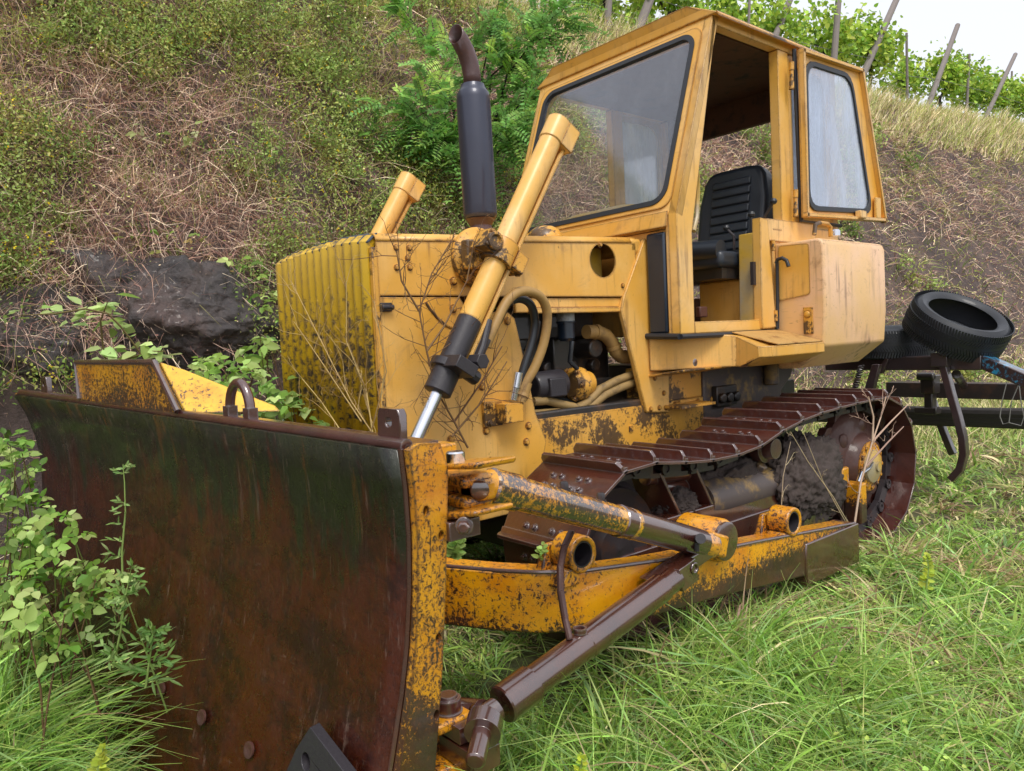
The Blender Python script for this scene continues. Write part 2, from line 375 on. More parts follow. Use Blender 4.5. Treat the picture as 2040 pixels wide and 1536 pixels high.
M['leaf'] = foliage('leaf'); M['dry'] = foliage('dry_stem', .12, .7, .2); M['grass'] = foliage('grass_blade', .3, .45, .4)

def blade_face_mat():
    t = NT('blade_face_rust'); z = t.sep()[2]
    s1 = t.noise((34, 34, 1.6), 8, .75); s2 = t.noise((9, 9, 1.1), 7, .7); n1 = t.noise(4.2, 8, .68); fl = t.noise(30, 9, .78)
    k = t.math('ADD', t.math('MULTIPLY', n1, .55), t.math('MULTIPLY', fl, .45))
    rust = t.mix(t.step(k, .42, .56), (.024, .0045, .003), (.062, .0115, .0035)); rust = t.mix(t.step(fl, .58, .66), rust, (.022, .009, .008)); rust = t.mix(t.math('MULTIPLY', t.step(t.noise(11, 9, .75), .58, .66), .8), rust, (.09, .022, .006))
    green = t.mix(t.step(t.math('ADD', t.math('MULTIPLY', s2, .6), t.math('MULTIPLY', fl, .4)), .42, .58), (.007, .008, .004), (.015, .018, .006)); green = t.mix(t.step(t.noise((14, 14, 1.4), 8, .72), .56, .66), green, (.065, .028, .006))  # dark green upper face: algae, with a reflection painted into the colour
    g = t.math('ADD', z, t.math('MULTIPLY', t.math('SUBTRACT', s2, .5), 1.2)); g = t.math('ADD', g, t.math('MULTIPLY', t.math('SUBTRACT', n1, .5), .5)); g = t.math('ADD', g, t.math('MULTIPLY', t.math('SUBTRACT', fl, .5), .35))
    col = t.mix(t.step(g, .10, .28), rust, green)
    pale = t.math('MULTIPLY', t.step(s1, .57, .68), t.step(t.noise(2.7, 4), .46, .56)); col = t.mix(t.math('MULTIPLY', pale, .6), col, (.17, .11, .085))
    fine = t.step(t.noise((150, 150, 4), 4, .65), .60, .70); col = t.mix(t.math('MULTIPLY', fine, .30), col, (.16, .11, .075))
    sc = t.step(t.noise((5, 5, 40), 5, .65, dist=3.5), .665, .69); col = t.mix(t.math('MULTIPLY', sc, .22), col, (.22, .15, .11))
    ro = t.math('ADD', .2, t.math('MULTIPLY', t.step(t.noise(7, 7, .72), .38, .62), .32))
    hgt = t.math('ADD', t.math('MULTIPLY', t.noise(2.2, 3), 4.0), t.math('ADD', t.math('MULTIPLY', fl, 1.3), t.math('MULTIPLY', t.noise((30, 30, 3), 4), .5)))
    t.prin(Base_Color=col, Roughness=ro, Coat_Weight=.30, Coat_Roughness=.13, Coat_IOR=1.5, Specular_IOR_Level=.35, Normal=t.bump(hgt, .4, .006)); return t.m
M['blade_face'] = blade_face_mat()
def tread_mat():
    t = NT('checker_plate'); co = t.sep()
    a = t.math('ADD', co[0], co[1]); b = t.math('SUBTRACT', co[0], co[1])
    la = t.math('PINGPONG', a, .0125); lb = t.math('PINGPONG', b, .0125)
    g = t.math('MAXIMUM', t.step(la, .0098, .0112), t.step(lb, .0098, .0112))
    base = t.mix(t.step(t.noise(9, 6, .7), .48, .66), (.66, .40, .13), (.30, .13, .04))
    col = t.mix(t.math('MULTIPLY', t.math('SUBTRACT', 1.0, g), .35), base, (.20, .09, .03))
    t.prin(Base_Color=col, Roughness=.5, Normal=t.bump(g, .8, .003)); return t.m
M['tread'] = tread_mat()
def soil_mat():
    t = NT('bank_soil'); col = t.mix(t.step(t.noise(1.3, 5), .35, .65), (.075, .054, .052), (.14, .098, .082))
    col = t.mix(t.step(t.noise(9, 6, .7), .5, .7), col, (.06, .042, .038))
    t.prin(Base_Color=col, Roughness=.9, Normal=t.bump(t.noise(14, 7, .7), .9, .05)); return t.m
def turf_mat():
    t = NT('turf_soil'); col = t.mix(t.step(t.noise(1.1, 5), .35, .65), (.085, .105, .035), (.12, .10, .055))
    col = t.mix(t.step(t.noise(21, 6, .7), .5, .7), col, (.05, .052, .022))
    t.prin(Base_Color=col, Roughness=.95, Normal=t.bump(t.noise(30, 6, .7), .8, .03)); return t.m
def rock_mat():
    t = NT('dark_wet_rock'); col = t.mix(t.step(t.noise(3, 6, .65), .35, .7), (.055, .047, .048), (.11, .09, .085))
    col = t.mix(t.step(t.noise(1.7, 4), .5, .7), col, (.12, .075, .065)); col = t.mix(t.step(t.noise(26, 6, .75), .5, .72), col, (.03, .027, .033))
    t.prin(Base_Color=col, Roughness=t.math('ADD', .42, t.math('MULTIPLY', t.noise(9, 4), .3)), Coat_Weight=.2, Normal=t.bump(t.math('ADD', t.noise(16, 8, .72), t.math('MULTIPLY', t.vor(7, 'DISTANCE_TO_EDGE'), 1.1)), 1.0, .04)); return t.m
M['soil'] = soil_mat(); M['turf'] = turf_mat(); M['rock'] = rock_mat()

# ------------------------------------------------------------------ terrain
GZ = -.08; TOE = -1.75; RX = -5.5
def ridge(y):
    t = np.clip((3.5-np.asarray(y, float))/5, 0, 1); return 6.0+.02*y+.0012*np.clip(y, -20, 60)**2+1.4*t*t*(3-2*t)  # unseen near end of the ridge raised to darken the windscreen reflection
def hz(x, y):
    """height of the bank at x,y"""
    x = np.asarray(x, float); y = np.asarray(y, float); d = TOE-x; D = TOE-RX; rz = ridge(y)
    lo = np.where(y < 3, 1.0, np.clip(1-(y-3)/5, .35, 1)); a = np.clip(d/.5, 0, 1)
    h1 = a*1.45*lo-.5*np.clip(-d/.15, 0, 1)-.26*np.clip((1.0-y)/1.8, 0, 1)*(1-a); s = np.clip((d-.5)/(D-.5), 0, 1); h2 = (rz-1.45*lo)*(1.12*s-.12*s*s*s)
    e = np.clip((d-D)/2, 0, 1); z = GZ+h1+h2-e*.25
    p = np.stack([x*1.1, y*1.1, z*1.1], -1)
    amp = np.clip(d/.4, 0, 1)*np.clip(1-(d-D)/1.5, .15, 1)
    return z+amp*((fbm(p, 4, 3)-.5)*.75+(fbm(p*4.1, 3, 9)-.5)*.16)
def gz(x, y):
    p = np.stack([np.asarray(x)*.9, np.asarray(y)*.9, 0*np.asarray(x)], -1)
    t = np.clip((1.0-np.asarray(y, float))/1.8, 0, 1); hp_ = np.clip((.9-np.asarray(x, float))/.8, 0, 1)*np.clip((-.98-np.asarray(y, float))/.3, 0, 1); z = GZ-.26*t*t*(3-2*t)+.24*hp_+(fbm(p, 3, 5)-.5)*.07
    return np.where(np.asarray(x) < TOE, hz(x, y), z)
def grid(name, xs, ys, fz, mat):
    X, Y = np.meshgrid(xs, ys, indexing='ij'); Z = fz(X, Y); v = np.stack([X, Y, Z], -1).reshape(-1, 3); a, b = len(xs), len(ys)
    i = np.arange(a*b).reshape(a, b); q = np.stack([i[:-1, :-1], i[1:, :-1], i[1:, 1:], i[:-1, 1:]], -1).reshape(-1, 4)
    vb = VB(); vb.add(v, q, np.ones_like(v)*.1); return tag(vb.build(name, mat, loc=(0, 0, 0)), kind='structure')
xs = np.concatenate([np.linspace(-2.2, 4, 60), np.linspace(4.5, 14, 20), np.array([20, 40, 90, 200, 400])])
ys = np.concatenate([np.array([-300, -100, -40, -15]), np.linspace(-8, 8, 110), np.linspace(8.5, 30, 40), np.array([40, 70, 130, 260, 500])])
grid('ground', xs, ys, lambda x, y: np.where(x < TOE, GZ-.55, gz(x, y)), M['turf'])
xs = np.concatenate([np.array([-300, -120, -60, -30, -18]), np.linspace(-12, -6.4, 16), np.linspace(-6.2, TOE, 110), np.array([TOE+.15])])
ys = np.concatenate([np.array([-120, -50, -20]), np.linspace(-7, 12, 190), np.linspace(12.2, 40, 110), np.array([50, 70, 110, 200, 400])])
grid('hillside', xs, ys, hz, M['soil'])

# ------------------------------------------------------------------ bulldozer
DZ = empty('bulldozer', (0, 1.6, GZ), 'old yellow crawler bulldozer with rusty blade and cab, parked in grass below the bank', 'bulldozer')
YL = M['yellow']
# --- hood
HW = .45
def hood_z(y): return 1.648+.04*y
prof = []
for k in range(7):
    a = math.pi/2*k/6; prof.append((HW-.034+.034*math.cos(a), -.034+.034*math.sin(a)))
prof = prof+[(-x, z) for x, z in reversed(prof)]
mb = MB(); n = len(prof); ysn = [0.012, .35, .8, 1.2, 1.56]
for y in ysn: mb.add([(x, y, hood_z(y)+z) for x, z in prof], [])
for i in range(len(ysn)-1): mb.f += [(i*n+k, i*n+k+1, (i+1)*n+k+1, (i+1)*n+k) for k in range(n-1)]
o = obj('hood', mb, YL, DZ, smooth=60); sm = o.modifiers.new('thick', 'SOLIDIFY'); sm.thickness = .006
hood = o
def ell(cy, cz, ry, rz, n=28): return [(cy+ry*math.cos(2*math.pi*k/n), cz+rz*math.sin(2*math.pi*k/n)) for k in range(n)]
hc = P(1201, 514, x=HW)
# upper side panels (near one has the round opening)
for s in (1, -1):
    out = [(.012, 1.402), (.40, 1.402), (.40, 1.399), (1.545, 1.399), (1.545, hood_z(1.545)-.036), (.012, hood_z(0)-.036)]
    holes = [ell(hc[1], hc[2]-.012, .093, .084)] if s > 0 else []
    pn = obj('hood_side_panel', MB().plate(out, holes, (s*HW, 0, 0), (0, 1, 0), (0, 0, 1), (-s*.008, 0, 0)), YL, DZ)
    if s > 0:
        bolts([P(u, v, x=HW) for u, v in ((789, 493), (815, 494), (790, 533), (816, 533), (812, 514), (1240, 569), (1195, 488))], (1, 0, 0), .010, M['yellow_worn'], pn)
        obj('air_cleaner', MB().b2((.25, 1.25, 1.47), (.33, 1.42, 1.66)), M['console'], pn, .01)
        obj('inner_baffle', MB().lathe((.12, 1.3, 1.58), (1, 0, 0), [(0, .14), (.12, .14), (.13, .12)], 24), M['engine'], pn)
    rail = MB().b2((s*(HW-.012), .72, 1.325), (s*(HW-.03), 1.52, 1.394)); rail.b2((s*(HW+.002), .80, 1.320), (s*(HW-.03), 1.43, 1.345))
    obj('hood_rail', rail, YL, DZ, .004)
# --- grille: vertical folded slats across the nose
gw = .445; ns = 13
mb = MB(); gy = -.005
for i in range(ns):
    x0 = -gw+2*gw*i/ns; x1 = -gw+2*gw*(i+1)/ns; tz = 1.63-.02*abs((x0+x1)/2/gw)**3
    pts = [(x0+.004, gy+.034), (x0+.009, gy-.020), (x0+.030, gy-.034), (x1-.018, gy-.010), (x1-.013, gy+.034)]
    lo = [(x, y, .62) for x, y in pts]; hi = [(x, y+.0, tz) for x, y in pts]; hi2 = [(x, y+.035, tz+.028) for x, y in pts]
    k = len(pts); mb.add(lo+hi+hi2, [(a, a+1, k+a+1, k+a) for a in range(k-1)]+[(k+a, k+a+1, 2*k+a+1, 2*k+a) for a in range(k-1)])
gr = obj('grille', mb, M['ochre'], DZ, smooth=20); sm = gr.modifiers.new('thick', 'SOLIDIFY'); sm.thickness = .004
for i in range(ns):
    if i in (3, 4, 8): continue
    x0 = -gw+2*gw*i/ns+.008; x1 = -gw+2*gw*(i+1)/ns-.008; tz = 1.63-.02*abs((x0+x1)/2/gw)**3
    o = obj('slat_cap', MB().prism([(x0, gy-.030, tz-.006), (x1, gy-.008, tz-.006), (x1, gy+.033, tz+.030), (x0, gy+.012, tz+.030)], (0, 0, .005)), M['blue_dark'], gr)
obj('radiator_core', MB().b2((-.43, .03, .55), (.43, .10, 1.6)), M['engine'], DZ)
# --- radiator guard side plates, running down behind the blade
for s in (1, -1):
    pts = [(.012, 1.395), (.40, 1.395), (.45, 1.33), (.66, 1.33), (.70, 1.30), (.76, 1.05), (.80, .86), (.86, .72), (.80, .55), (.60, .42), (.012, .42)]
    g = obj('radiator_guard', MB().plate(pts, [], (s*(HW+.003), 0, 0), (0, 1, 0), (0, 0, 1), (-s*.02, 0, 0)), YL if s > 0 else M['yellow'], DZ, .003)
    if s > 0:
        bolts([P(u, v, x=HW+.003) for u, v in ((968, 858), (898, 875), (1052, 848), (1048, 880), (903, 560), (902, 615), (1010, 640), (960, 770))], (1, 0, 0), .014, M['yellow_worn'], g)
        obj('weld_bead', MB().tube([P(u, v, x=HW+.004) for u, v in ((848, 602), (856, 615), (870, 632), (888, 648), (905, 655))], .006, 8), M['yellow_worn'], g)
        obj('hood_latch', MB().box(P(768, 612, x=HW+.008), (.02, .05, .035)).cyl(P(760, 612, x=HW+.02), P(784, 612, x=HW+.02), .011), M['gland'], g, .003)
for s in (1, -1): obj('front_edge_strip', MB().b2((s*(HW-.02), -.012, .6), (s*(HW+.006), .014, 1.59)), M['yellow_worn'], DZ, .004)
obj('cross_member', MB().b2((-.43, .1, .40), (.43, .7, .55)), M['engine'], DZ)
# --- chassis rails, cowl
for s in (1, -1):
    pts = [(.70, .60), (.70, .86), (.803, .829), (1.595, .826), (2.10, .83), (2.10, .60), (1.3, .5)]
    ch = obj('chassis_rail', MB().plate(pts, [], (s*HW, 0, 0), (0, 1, 0), (0, 0, 1), (-s*.05, 0, 0)), M['yellow_worn'], DZ, .004)
    if s > 0:
        bolts([P(u, v, x=HW+.002) for u, v in ((1346, 806), (1352, 804), (1390, 800), (1415, 795), (1425, 795))], (1, 0, 0), .014, M['yellow_worn'], ch)
        obj('square_plug', MB().box(P(1257, 854, x=HW+.003), (.008, .028, .03)).cyl(P(1257, 854, x=HW), P(1257, 854, x=HW)+V(.01, 0, 0), .006), M['yellow_worn'], ch)
    q = [(1285, 474), (1243, 591), (1238, 617), (1288, 822), (1334, 822), (1334, 742), (1311, 735), (1296, 664), (1291, 480)]
    cw = MB().plate([tuple(P(u, v, x=HW+.012)[1:]) for u, v in q], [], (s*(HW+.012), 0, 0), (0, 1, 0), (0, 0, 1), (-s*.03, 0, 0))
    o = obj('cowl_panel', cw, YL, DZ, .006)
    if s > 0:
        bolts([P(u, v, x=HW+.012) for u, v in ((1304, 753), (1322, 783), (1296, 815), (1313, 812), (1326, 812))], (1, 0, 0), .011, M['yellow_worn'], o)
obj('cowl_top', MB().b2((-HW, 1.50, 1.62), (HW, 1.60, hood_z(1.55)-.008)), YL, DZ, .02, seg=3)
# --- engine bay
en = MB(); en.b2((-.25, .45, .62), (.20, 1.58, 1.24)).b2((-.28, .60, 1.2), (.22, 1.45, 1.36)).b2((.1, .7, .66), (.26, 1.5, .84))
for k in range(5): en.cyl((.20, .75+.17*k, 1.05), (.245, .75+.17*k, 1.05), .035)
en.b2((.2, 1.0, .9), (.30, 1.5, .98)).cyl((.2, 1.35, 1.14), (.33, 1.35, 1.14), .05).cyl((.26, .9, 1.0), (.33, .9, 1.0), .03).b2((.20, 1.1, 1.02), (.27, 1.22, 1.2))
eng = obj('engine', en, M['engine'], DZ, .008)
c = P(1127, 640, x=.33); obj('oil_filter', MB().lathe(c+V(0, 0, -.005), (0, 0, 1), [(0, .045), (.085, .045), (.09, .042)]), M['white'], eng)
obj('filter_bowl', MB().lathe(c+V(0, 0, -.10), (0, 0, 1), [(0, .03), (.015, .043), (.09, .043), (.092, .05), (.1, .05)]), M['blue_dark'], eng)
obj('coolant_pipe', MB().tube([P(u, v, x=.34) for u, v in ((1168, 661), (1190, 661), (1207, 668), (1220, 684), (1226, 700), (1236, 710), (1262, 712))], .036, 16).ring(P(1184, 661, x=.34), P(1190, 661, x=.34), .040, .03).ring(P(1222, 688, x=.34), P(1224, 694, x=.34), .040, .03), M['hose_tan'], eng)
a = P(1058, 772, x=.35); obj('starter_motor', MB().lathe(a, (0, 1, .03), [(0, .06), (.02, .072), (.19, .072), (.20, .065)], 28).b2(a+V(.03, .05, -.05), a+V(.085, .16, .04)), M['gland'], eng, .006)
b = P(1150, 765, x=.35); mb = MB().lathe(b, (0, 1, 0), [(-.05, .06), (-.03, .085), (.02, .085), (.03, .07), (.08, .06)], 28)
for k in range(6): mb.bolt(b+V(.075*math.cos(k), -.04, .075*math.sin(k)), (0, -1, 0), .01)
obj('clutch_housing', mb, M['yellow_worn'], eng)
for pth, r, mt in ((((1062, 800), (1090, 798), (1120, 806), (1150, 812), (1172, 800), (1195, 775), (1230, 757), (1262, 745)), .021, 'hose_dirty'), (((1062, 826), (1110, 822), (1150, 822), (1180, 806), (1205, 786), (1240, 770), (1262, 762)), .023, 'hose_dirty'), (((1070, 640), (1064, 672), (1050, 700)), .02, 'hose_black'), (((1140, 680), (1135, 720), (1150, 735)), .012, 'hose_black')):
    obj('engine_hose', MB().tube([P(u, v, x=.39) for u, v in pth], r, 12), M[mt], eng, smooth=60)
# --- exhaust and filter dome
ex = MB().lathe((0, .885, 1.67), (0, 0, 1), [(0, .075), (.03, .075), (.05, .062), (.12, .055), (.15, .072), (.155, .079)], 32)
exo = obj('exhaust_stack', ex, M['tailpipe'], DZ)
obj('muffler', MB().lathe((0, .885, 1.82), (-.012, -.005, 1), [(0, .06), (.012, .082), (.03, .086), (.60, .086), (.63, .083), (.645, .072), (.66, .064), (.675, .060)], 40), M['muffler'], exo, smooth=50)
pth = [V(-.008, .882, 2.48), V(-.008, .882, 2.54), V(-.008, .872, 2.60), V(-.008, .850, 2.655), V(-.008, .815, 2.705), V(-.008, .790, 2.73)]
tp = MB().tube(pth, .045, 20, cap=False); n = 20   # slanting cut end
last = [np.array(tp.v[-n+k]) for k in range(n)]
cutn = unit(V(.25, -1, .12))
for k in range(n):
    p = last[k]; dirn = unit(V(0, -.7, .5)); tp.v[-n+k] = tuple(p-dirn*(np.dot(p-V(-.008, .790, 2.715), cutn)/np.dot(dirn, cutn))*.9)
o = obj('tailpipe', tp, M['tailpipe'], exo, smooth=60); sm = o.modifiers.new('thick', 'SOLIDIFY'); sm.thickness = .004
dc = P(1085, 462, x=.12); dm = MB().lathe((.12, dc[1], 1.69), (0, 0, 1), [(0, .035), (.02, .035), (.021, .095), (.026, .098), (.05, .092), (.08, .075), (.098, .045), (.105, .0)], 32)
obj('air_filter_cap', dm, M['yellow_worn'], DZ, smooth=60)
# --- lift cylinders
def lift(s):
    top = V(.62*s, .868, 2.155); low = V(.62*s, .012, .80); d = unit(low-top); L = lambda k: top+d*k
    side = V(s, 0, 0); back = unit(np.cross(d, side)); back = back if back[1] > 0 else -back
    tot = np.linalg.norm(low-top)
    b = MB().lathe(top, d, [(-.005, .04), (0, .053), (.11, .053), (.115, .0485), (1.02, .0485)], 32)
    cy = obj('lift_cylinder', b, M['yellow_pale'], DZ)
    A = np.array([side, d, back])
    ec = MB().box(top+d*.055+back*.060, (.098, .115, .07), A)
    for i in (-1, 1):
        for j in (-1, 1): ec.bolt(top+d*(.055+.038*j)+back*.094+side*.033*i, back, .009)
    obj('end_cap', ec, M['yellow_pale'], cy, .006)
    obj('oil_pipe', MB().tube([L(.10)+back*.07+side*.02, L(.16)+back*.063+side*.02, L(.55)+back*.060+side*.02, L(1.05)+back*.060+side*.02, L(1.2)+back*.06+side*.02], .0105, 10).tube([L(.10)+back*.07-side*.008, L(.8)+back*.061-side*.008, L(1.12)+back*.06-side*.008], .0105, 10), M['yellow_pale'], cy)
    gl = MB().lathe(L(1.02), d, [(0, .0505), (.20, .0505), (.201, .07), (.235, .07), (.236, .056), (.33, .056), (.335, .04)], 20)
    gl.box(L(1.235)+side*.03, (.19, .05, .10), A).box(L(1.10)+back*.09, (.06, .10, .05), A).cyl(L(1.18)+side*.05+back*.06, L(1.18)+side*.12+back*.06, .032, n=6).cyl(L(1.22)+back*.04+side*.02, L(1.22)+back*.13+side*.02, .03, n=10)
    gl.tube([L(.98)+back*.07+side*.02, L(1.1)+back*.085+side*.035, L(1.2)+back*.085+side*.04], .016, 10)
    obj('gland', gl, M['gland'], cy, .003)
    obj('rod', MB().cyl(L(1.3), L(tot), .026, n=24), M['chrome'], cy)
    tr = L(.70)  # trunnion clamp, swivel bracket on the guard
    cl = MB().ring(tr-d*.05, tr+d*.05, .068, .047).box(tr-back*.082, (.10, .085, .06), A).box(tr+back*.078+side*.015, (.085, .08, .06), A)
    cl.lathe(tr-back*.078+side*.045, side, [(0, .038), (.02, .038), (.022, .026), (.012, .02), (.012, 0)], 20)
    for j in (-1, 1): cl.bolt(tr+back*.106+d*.03*j+side*.025, back, .013); cl.bolt(tr-back*.105+d*.03*j+side*.048, side, .009)
    obj('trunnion_clamp', cl, M['yellow_worn'], cy, .008)
    mt = MB().lathe(V(s*HW, tr[1], tr[2]), side, [(0, .13), (.03, .13), (.05, .095), (.10, .085)], 28).box(V(s*(HW+.10), tr[1]-.02, tr[2]), (.05, .22, .12))
    obj('trunnion_bracket', mt, M['yellow_worn'], DZ, .008)
    obj('rod_clevis', MB().cyl(low+V(-.06, 0, 0), low+V(.06, 0, 0), .05).box(low+V(0, -.06, -.03), (.11, .2, .1)).box(low+V(0, -.2, -.05), (.2, .26, .1)), M['rust'], DZ, .006)
    return tr, d, back
lift(1); lift(-1)
# hydraulic hoses looping off the near cylinder down to a block
def hose(pts, r, mt, nm='hydraulic_hose', xs=None):
    q = [P(u, v, x=(x if xs is None else x)) for u, v, x in pts]
    # Catmull-Rom
    out = []
    for i in range(len(q)-1):
        p0, p1, p2, p3 = q[max(i-1, 0)], q[i], q[i+1], q[min(i+2, len(q)-1)]
        for t in np.linspace(0, 1, 7)[:-1]:
            out.append(.5*((2*p1)+(-p0+p2)*t+(2*p0-5*p1+4*p2-p3)*t*t+(-p0+3*p1-3*p2+p3)*t**3))
    out.append(q[-1]); return obj(nm, MB().tube(out, r, 14), M[mt], DZ, smooth=70)
h1 = hose([(968, 690, .62), (984, 652, .63), (1010, 600, .63), (1040, 580, .63), (1075, 590, .62), (1090, 625, .60), (1084, 680, .58), (1066, 730, .56), (1047, 765, .54), (1038, 800, .53)], .021, 'hose_tan')
obj('hose_ferrule', MB().cyl(P(1050, 762, x=.54), P(1040, 796, x=.53), .024).ring(P(1043, 784, x=.535), P(1041, 790, x=.535), .028, .02), M['hose_tan'], h1)
h2 = hose([(992, 640, .56), (1010, 606, .56), (1035, 595, .56), (1057, 607, .56), (1066, 640, .55), (1060, 680, .54), (1046, 725, .53), (1034, 765, .52), (1024, 797, .51)], .019, 'hose_black')
obj('hose_ferrule', MB().cyl(P(1033, 742, x=.525), P(1028, 772, x=.52), .021).cyl(P(1028, 772, x=.52), P(1023, 796, x=.51), .020), M['chrome'], h2)
bl = P(1012, 822, x=.50); hb = MB().box(bl+V(.0, .005, 0), (.085, .105, .085)).box(bl+V(-.035, -.06, .0), (.02, .10, .11))
for dz in (-.04, .04): hb.bolt(bl+V(-.02, -.085, dz), (1, 0, 0), .012)
obj('hose_block', hb, M['yellow_worn'], DZ, .014, seg=3)

# --- cab
XS = .675; ZS = 1.192; FB = V(0, 1.605, 1.80); FT = V(0, 1.968, 2.86); SL = unit(FT-FB); LN = float(np.linalg.norm(FT-FB)); FN = unit(np.cross(SL, V(1, 0, 0))); FN = FN if FN[1] < 0 else -FN
def ws(u, v):
    p = PP(u, v, FB, FN); return p[0], float(np.dot(p-FB, SL))
def rrect(x0, x1, s0, s1, r, n=6):
    o = []
    for cx, cy, a0 in ((x1-r, s1-r, 0), (x0+r, s1-r, 90), (x0+r, s0+r, 180), (x1-r, s0+r, 270)):
        for k in range(n+1):
            a = R(a0+90*k/n); o.append((cx+r*math.cos(a), cy+r*math.sin(a)))
    return o
wx, s0, s1 = .585, .075, LN-.085
front = MB().plate([(-XS, 0), (XS, 0), (XS, LN), (-XS, LN)], [rrect(-wx, wx, s0, s1, .085)], FB, (1, 0, 0), SL, -FN*.05)
# raised inner rim plate
cab = obj('cab', front, M['yellow_pale'], DZ, .003)
obj('windscreen_rim', MB().plate(rrect(-wx-.045, wx+.045, s0-.035, s1+.035, .07), [rrect(-wx-.004, wx+.004, s0-.004, s1+.004, .087)], FB+FN*.003, (1, 0, 0), SL, FN*.006), M['yellow'], cab)
obj('windscreen_seal', MB().plate(rrect(-wx-.012, wx+.012, s0-.012, s1+.012, .095), [rrect(-wx+.016, wx-.016, s0+.016, s1-.016, .07)], FB-FN*.012, (1, 0, 0), SL, FN*.027), M['rubber'], cab, .004)
obj('windscreen', MB().plate(rrect(-wx, wx, s0, s1, .08), [], FB-FN*.004, (1, 0, 0), SL, FN*.005), M['glass'], cab)
# lower front wall
lw = MB().b2((-XS, 1.606, ZS), (-.60, 1.66, 1.795)).b2((.60, 1.606, ZS), (XS-.055, 1.66, 1.795)).b2((-.60, 1.612, 1.735), (.60, 1.66, 1.795)).b2((-.60, 1.63, ZS), (.60, 1.66, 1.735))
obj('front_wall', lw, M['yellow_pale'], cab, .003)
obj('vent_slot_shade', MB().b2((.475, 1.600, 1.20), (.595, 1.628, 1.72)), M['blue_dark'], cab, .012)  # dark strip stands in for the shade in the open vent slot
obj('front_crease', MB().prism([FB+FN*.003+V(-.6, 0, 0)+SL*.02, FB+FN*.003+V(.62, 0, 0)+SL*.02, FB+V(.62, -.012, -.06), FB+V(-.6, -.012, -.06)], (0, -.008, 0)), M['yellow'], cab, .002)
for s in (1, -1):
    x = s*XS; T = (-s*.055, 0, 0)
    A_ = [(1.605, ZS), (1.605, 1.80), (1.968, 2.86), (2.02, 2.86), (1.992, 2.815), (1.728, 1.712), (1.725, 1.255), (1.725, ZS)]
    sd_ = MB().prism([(x, a, b) for a, b in A_], T)
    sd_.b2((x, 1.99, 2.806), (x-s*.06, 3.26, 2.862))
    sd_.b2((x, 2.59, 1.80), (x-s*.06, 2.70, 2.806))
    sd_.b2((x, 1.726, ZS), (x-s*.06, 2.50, 1.253))
    sd_.b2((x, 3.19, 1.80), (x-s*.06, 3.26, 2.806))
    sd_.b2((x, 2.48, ZS), (x-s*.05, 3.26, 1.80))
    obj('side_frame', sd_, M['yellow_pale'], cab, .004)
    if s < 0: continue
    gp = MB().plate(rrect(2.70, 3.19, 1.80, 2.806, .05), [rrect(2.75, 3.14, 1.87, 2.74, .09)], (x-s*.01, 0, 0), (0, 1, 0), (0, 0, 1), (-s*.03, 0, 0))
    obj('quarter_panel', gp, M['yellow'], cab)
    obj('quarter_window', MB().plate(rrect(2.74, 3.15, 1.86, 2.75, .09), [], (x-s*.022, 0, 0), (0, 1, 0), (0, 0, 1), (-s*.005, 0, 0)), M['sky_film_glass'], cab)
fy0, fy1 = 2.64, 3.22
fdo = obj('far_door', MB().plate(rrect(fy0, fy1, 1.78, 2.80, .05), [rrect(fy0+.05, fy1-.08, 1.86, 2.76, .11)], (-.655, 0, 0), (0, 1, 0), (0, 0, 1), (-.035, 0, 0)), M['console'], cab)
obj('far_pane', MB().plate(rrect(fy0+.04, fy1-.07, 1.85, 2.76+.01, .11), [], (-.67, 0, 0), (0, 1, 0), (0, 0, 1), (-.004, 0, 0)), M['sky_film_glass'], fdo)
rw = MB().plate([(-XS+.06, 1.2), (XS-.06, 1.2), (XS-.06, 2.86), (-XS+.06, 2.86)], [rrect(-.59, .59, 1.45, 2.60, .06)], (0, 3.255, 0), (1, 0, 0), (0, 0, 1), (0, -.04, 0))
rwo = obj('rear_wall', rw, M['lining'], cab)
obj('wiper', MB().tube([(.30, 3.22, 2.60), (.36, 3.20, 2.5), (.43, 3.2, 2.38)], .008, 8), M['rubber'], cab)
# roof
rf = MB(); pr = [(-.70, 2.862), (-.53, 2.945), (.53, 2.945), (.70, 2.862), (.70, 2.852), (-.70, 2.852)]
rf.prism([(x, 1.955, z) for x, z in pr], (0, 1.33, 0))
rfo = obj('roof', rf, M['yellow'], cab, .006)
obj('roof_lining', MB().b2((-.61, 2.02, 2.80), (.61, 3.2, 2.846)), M['lining'], cab)
obj('roof_rail', MB().prism([(.70, 1.96, 2.868), (.70, 3.28, 2.868), (.715, 3.28, 2.848), (.715, 1.96, 2.848)], (0, 0, -.012)), M['yellow_worn'], rfo)
obj('visor', MB().prism([FT+FN*.002+V(-.675, 0, -.0), FT+FN*.002+V(.675, 0, 0), (.53, 1.94, 2.945), (-.53, 1.94, 2.945)], -FN*.02), M['yellow'], rfo, .003)
obj('lifting_eye', MB().tube([(.5+.03*math.cos(a), 2.75, 2.945+.04*math.sin(a)) for a in np.linspace(0, math.pi, 9)], .008, 8), M['rust'], rfo)
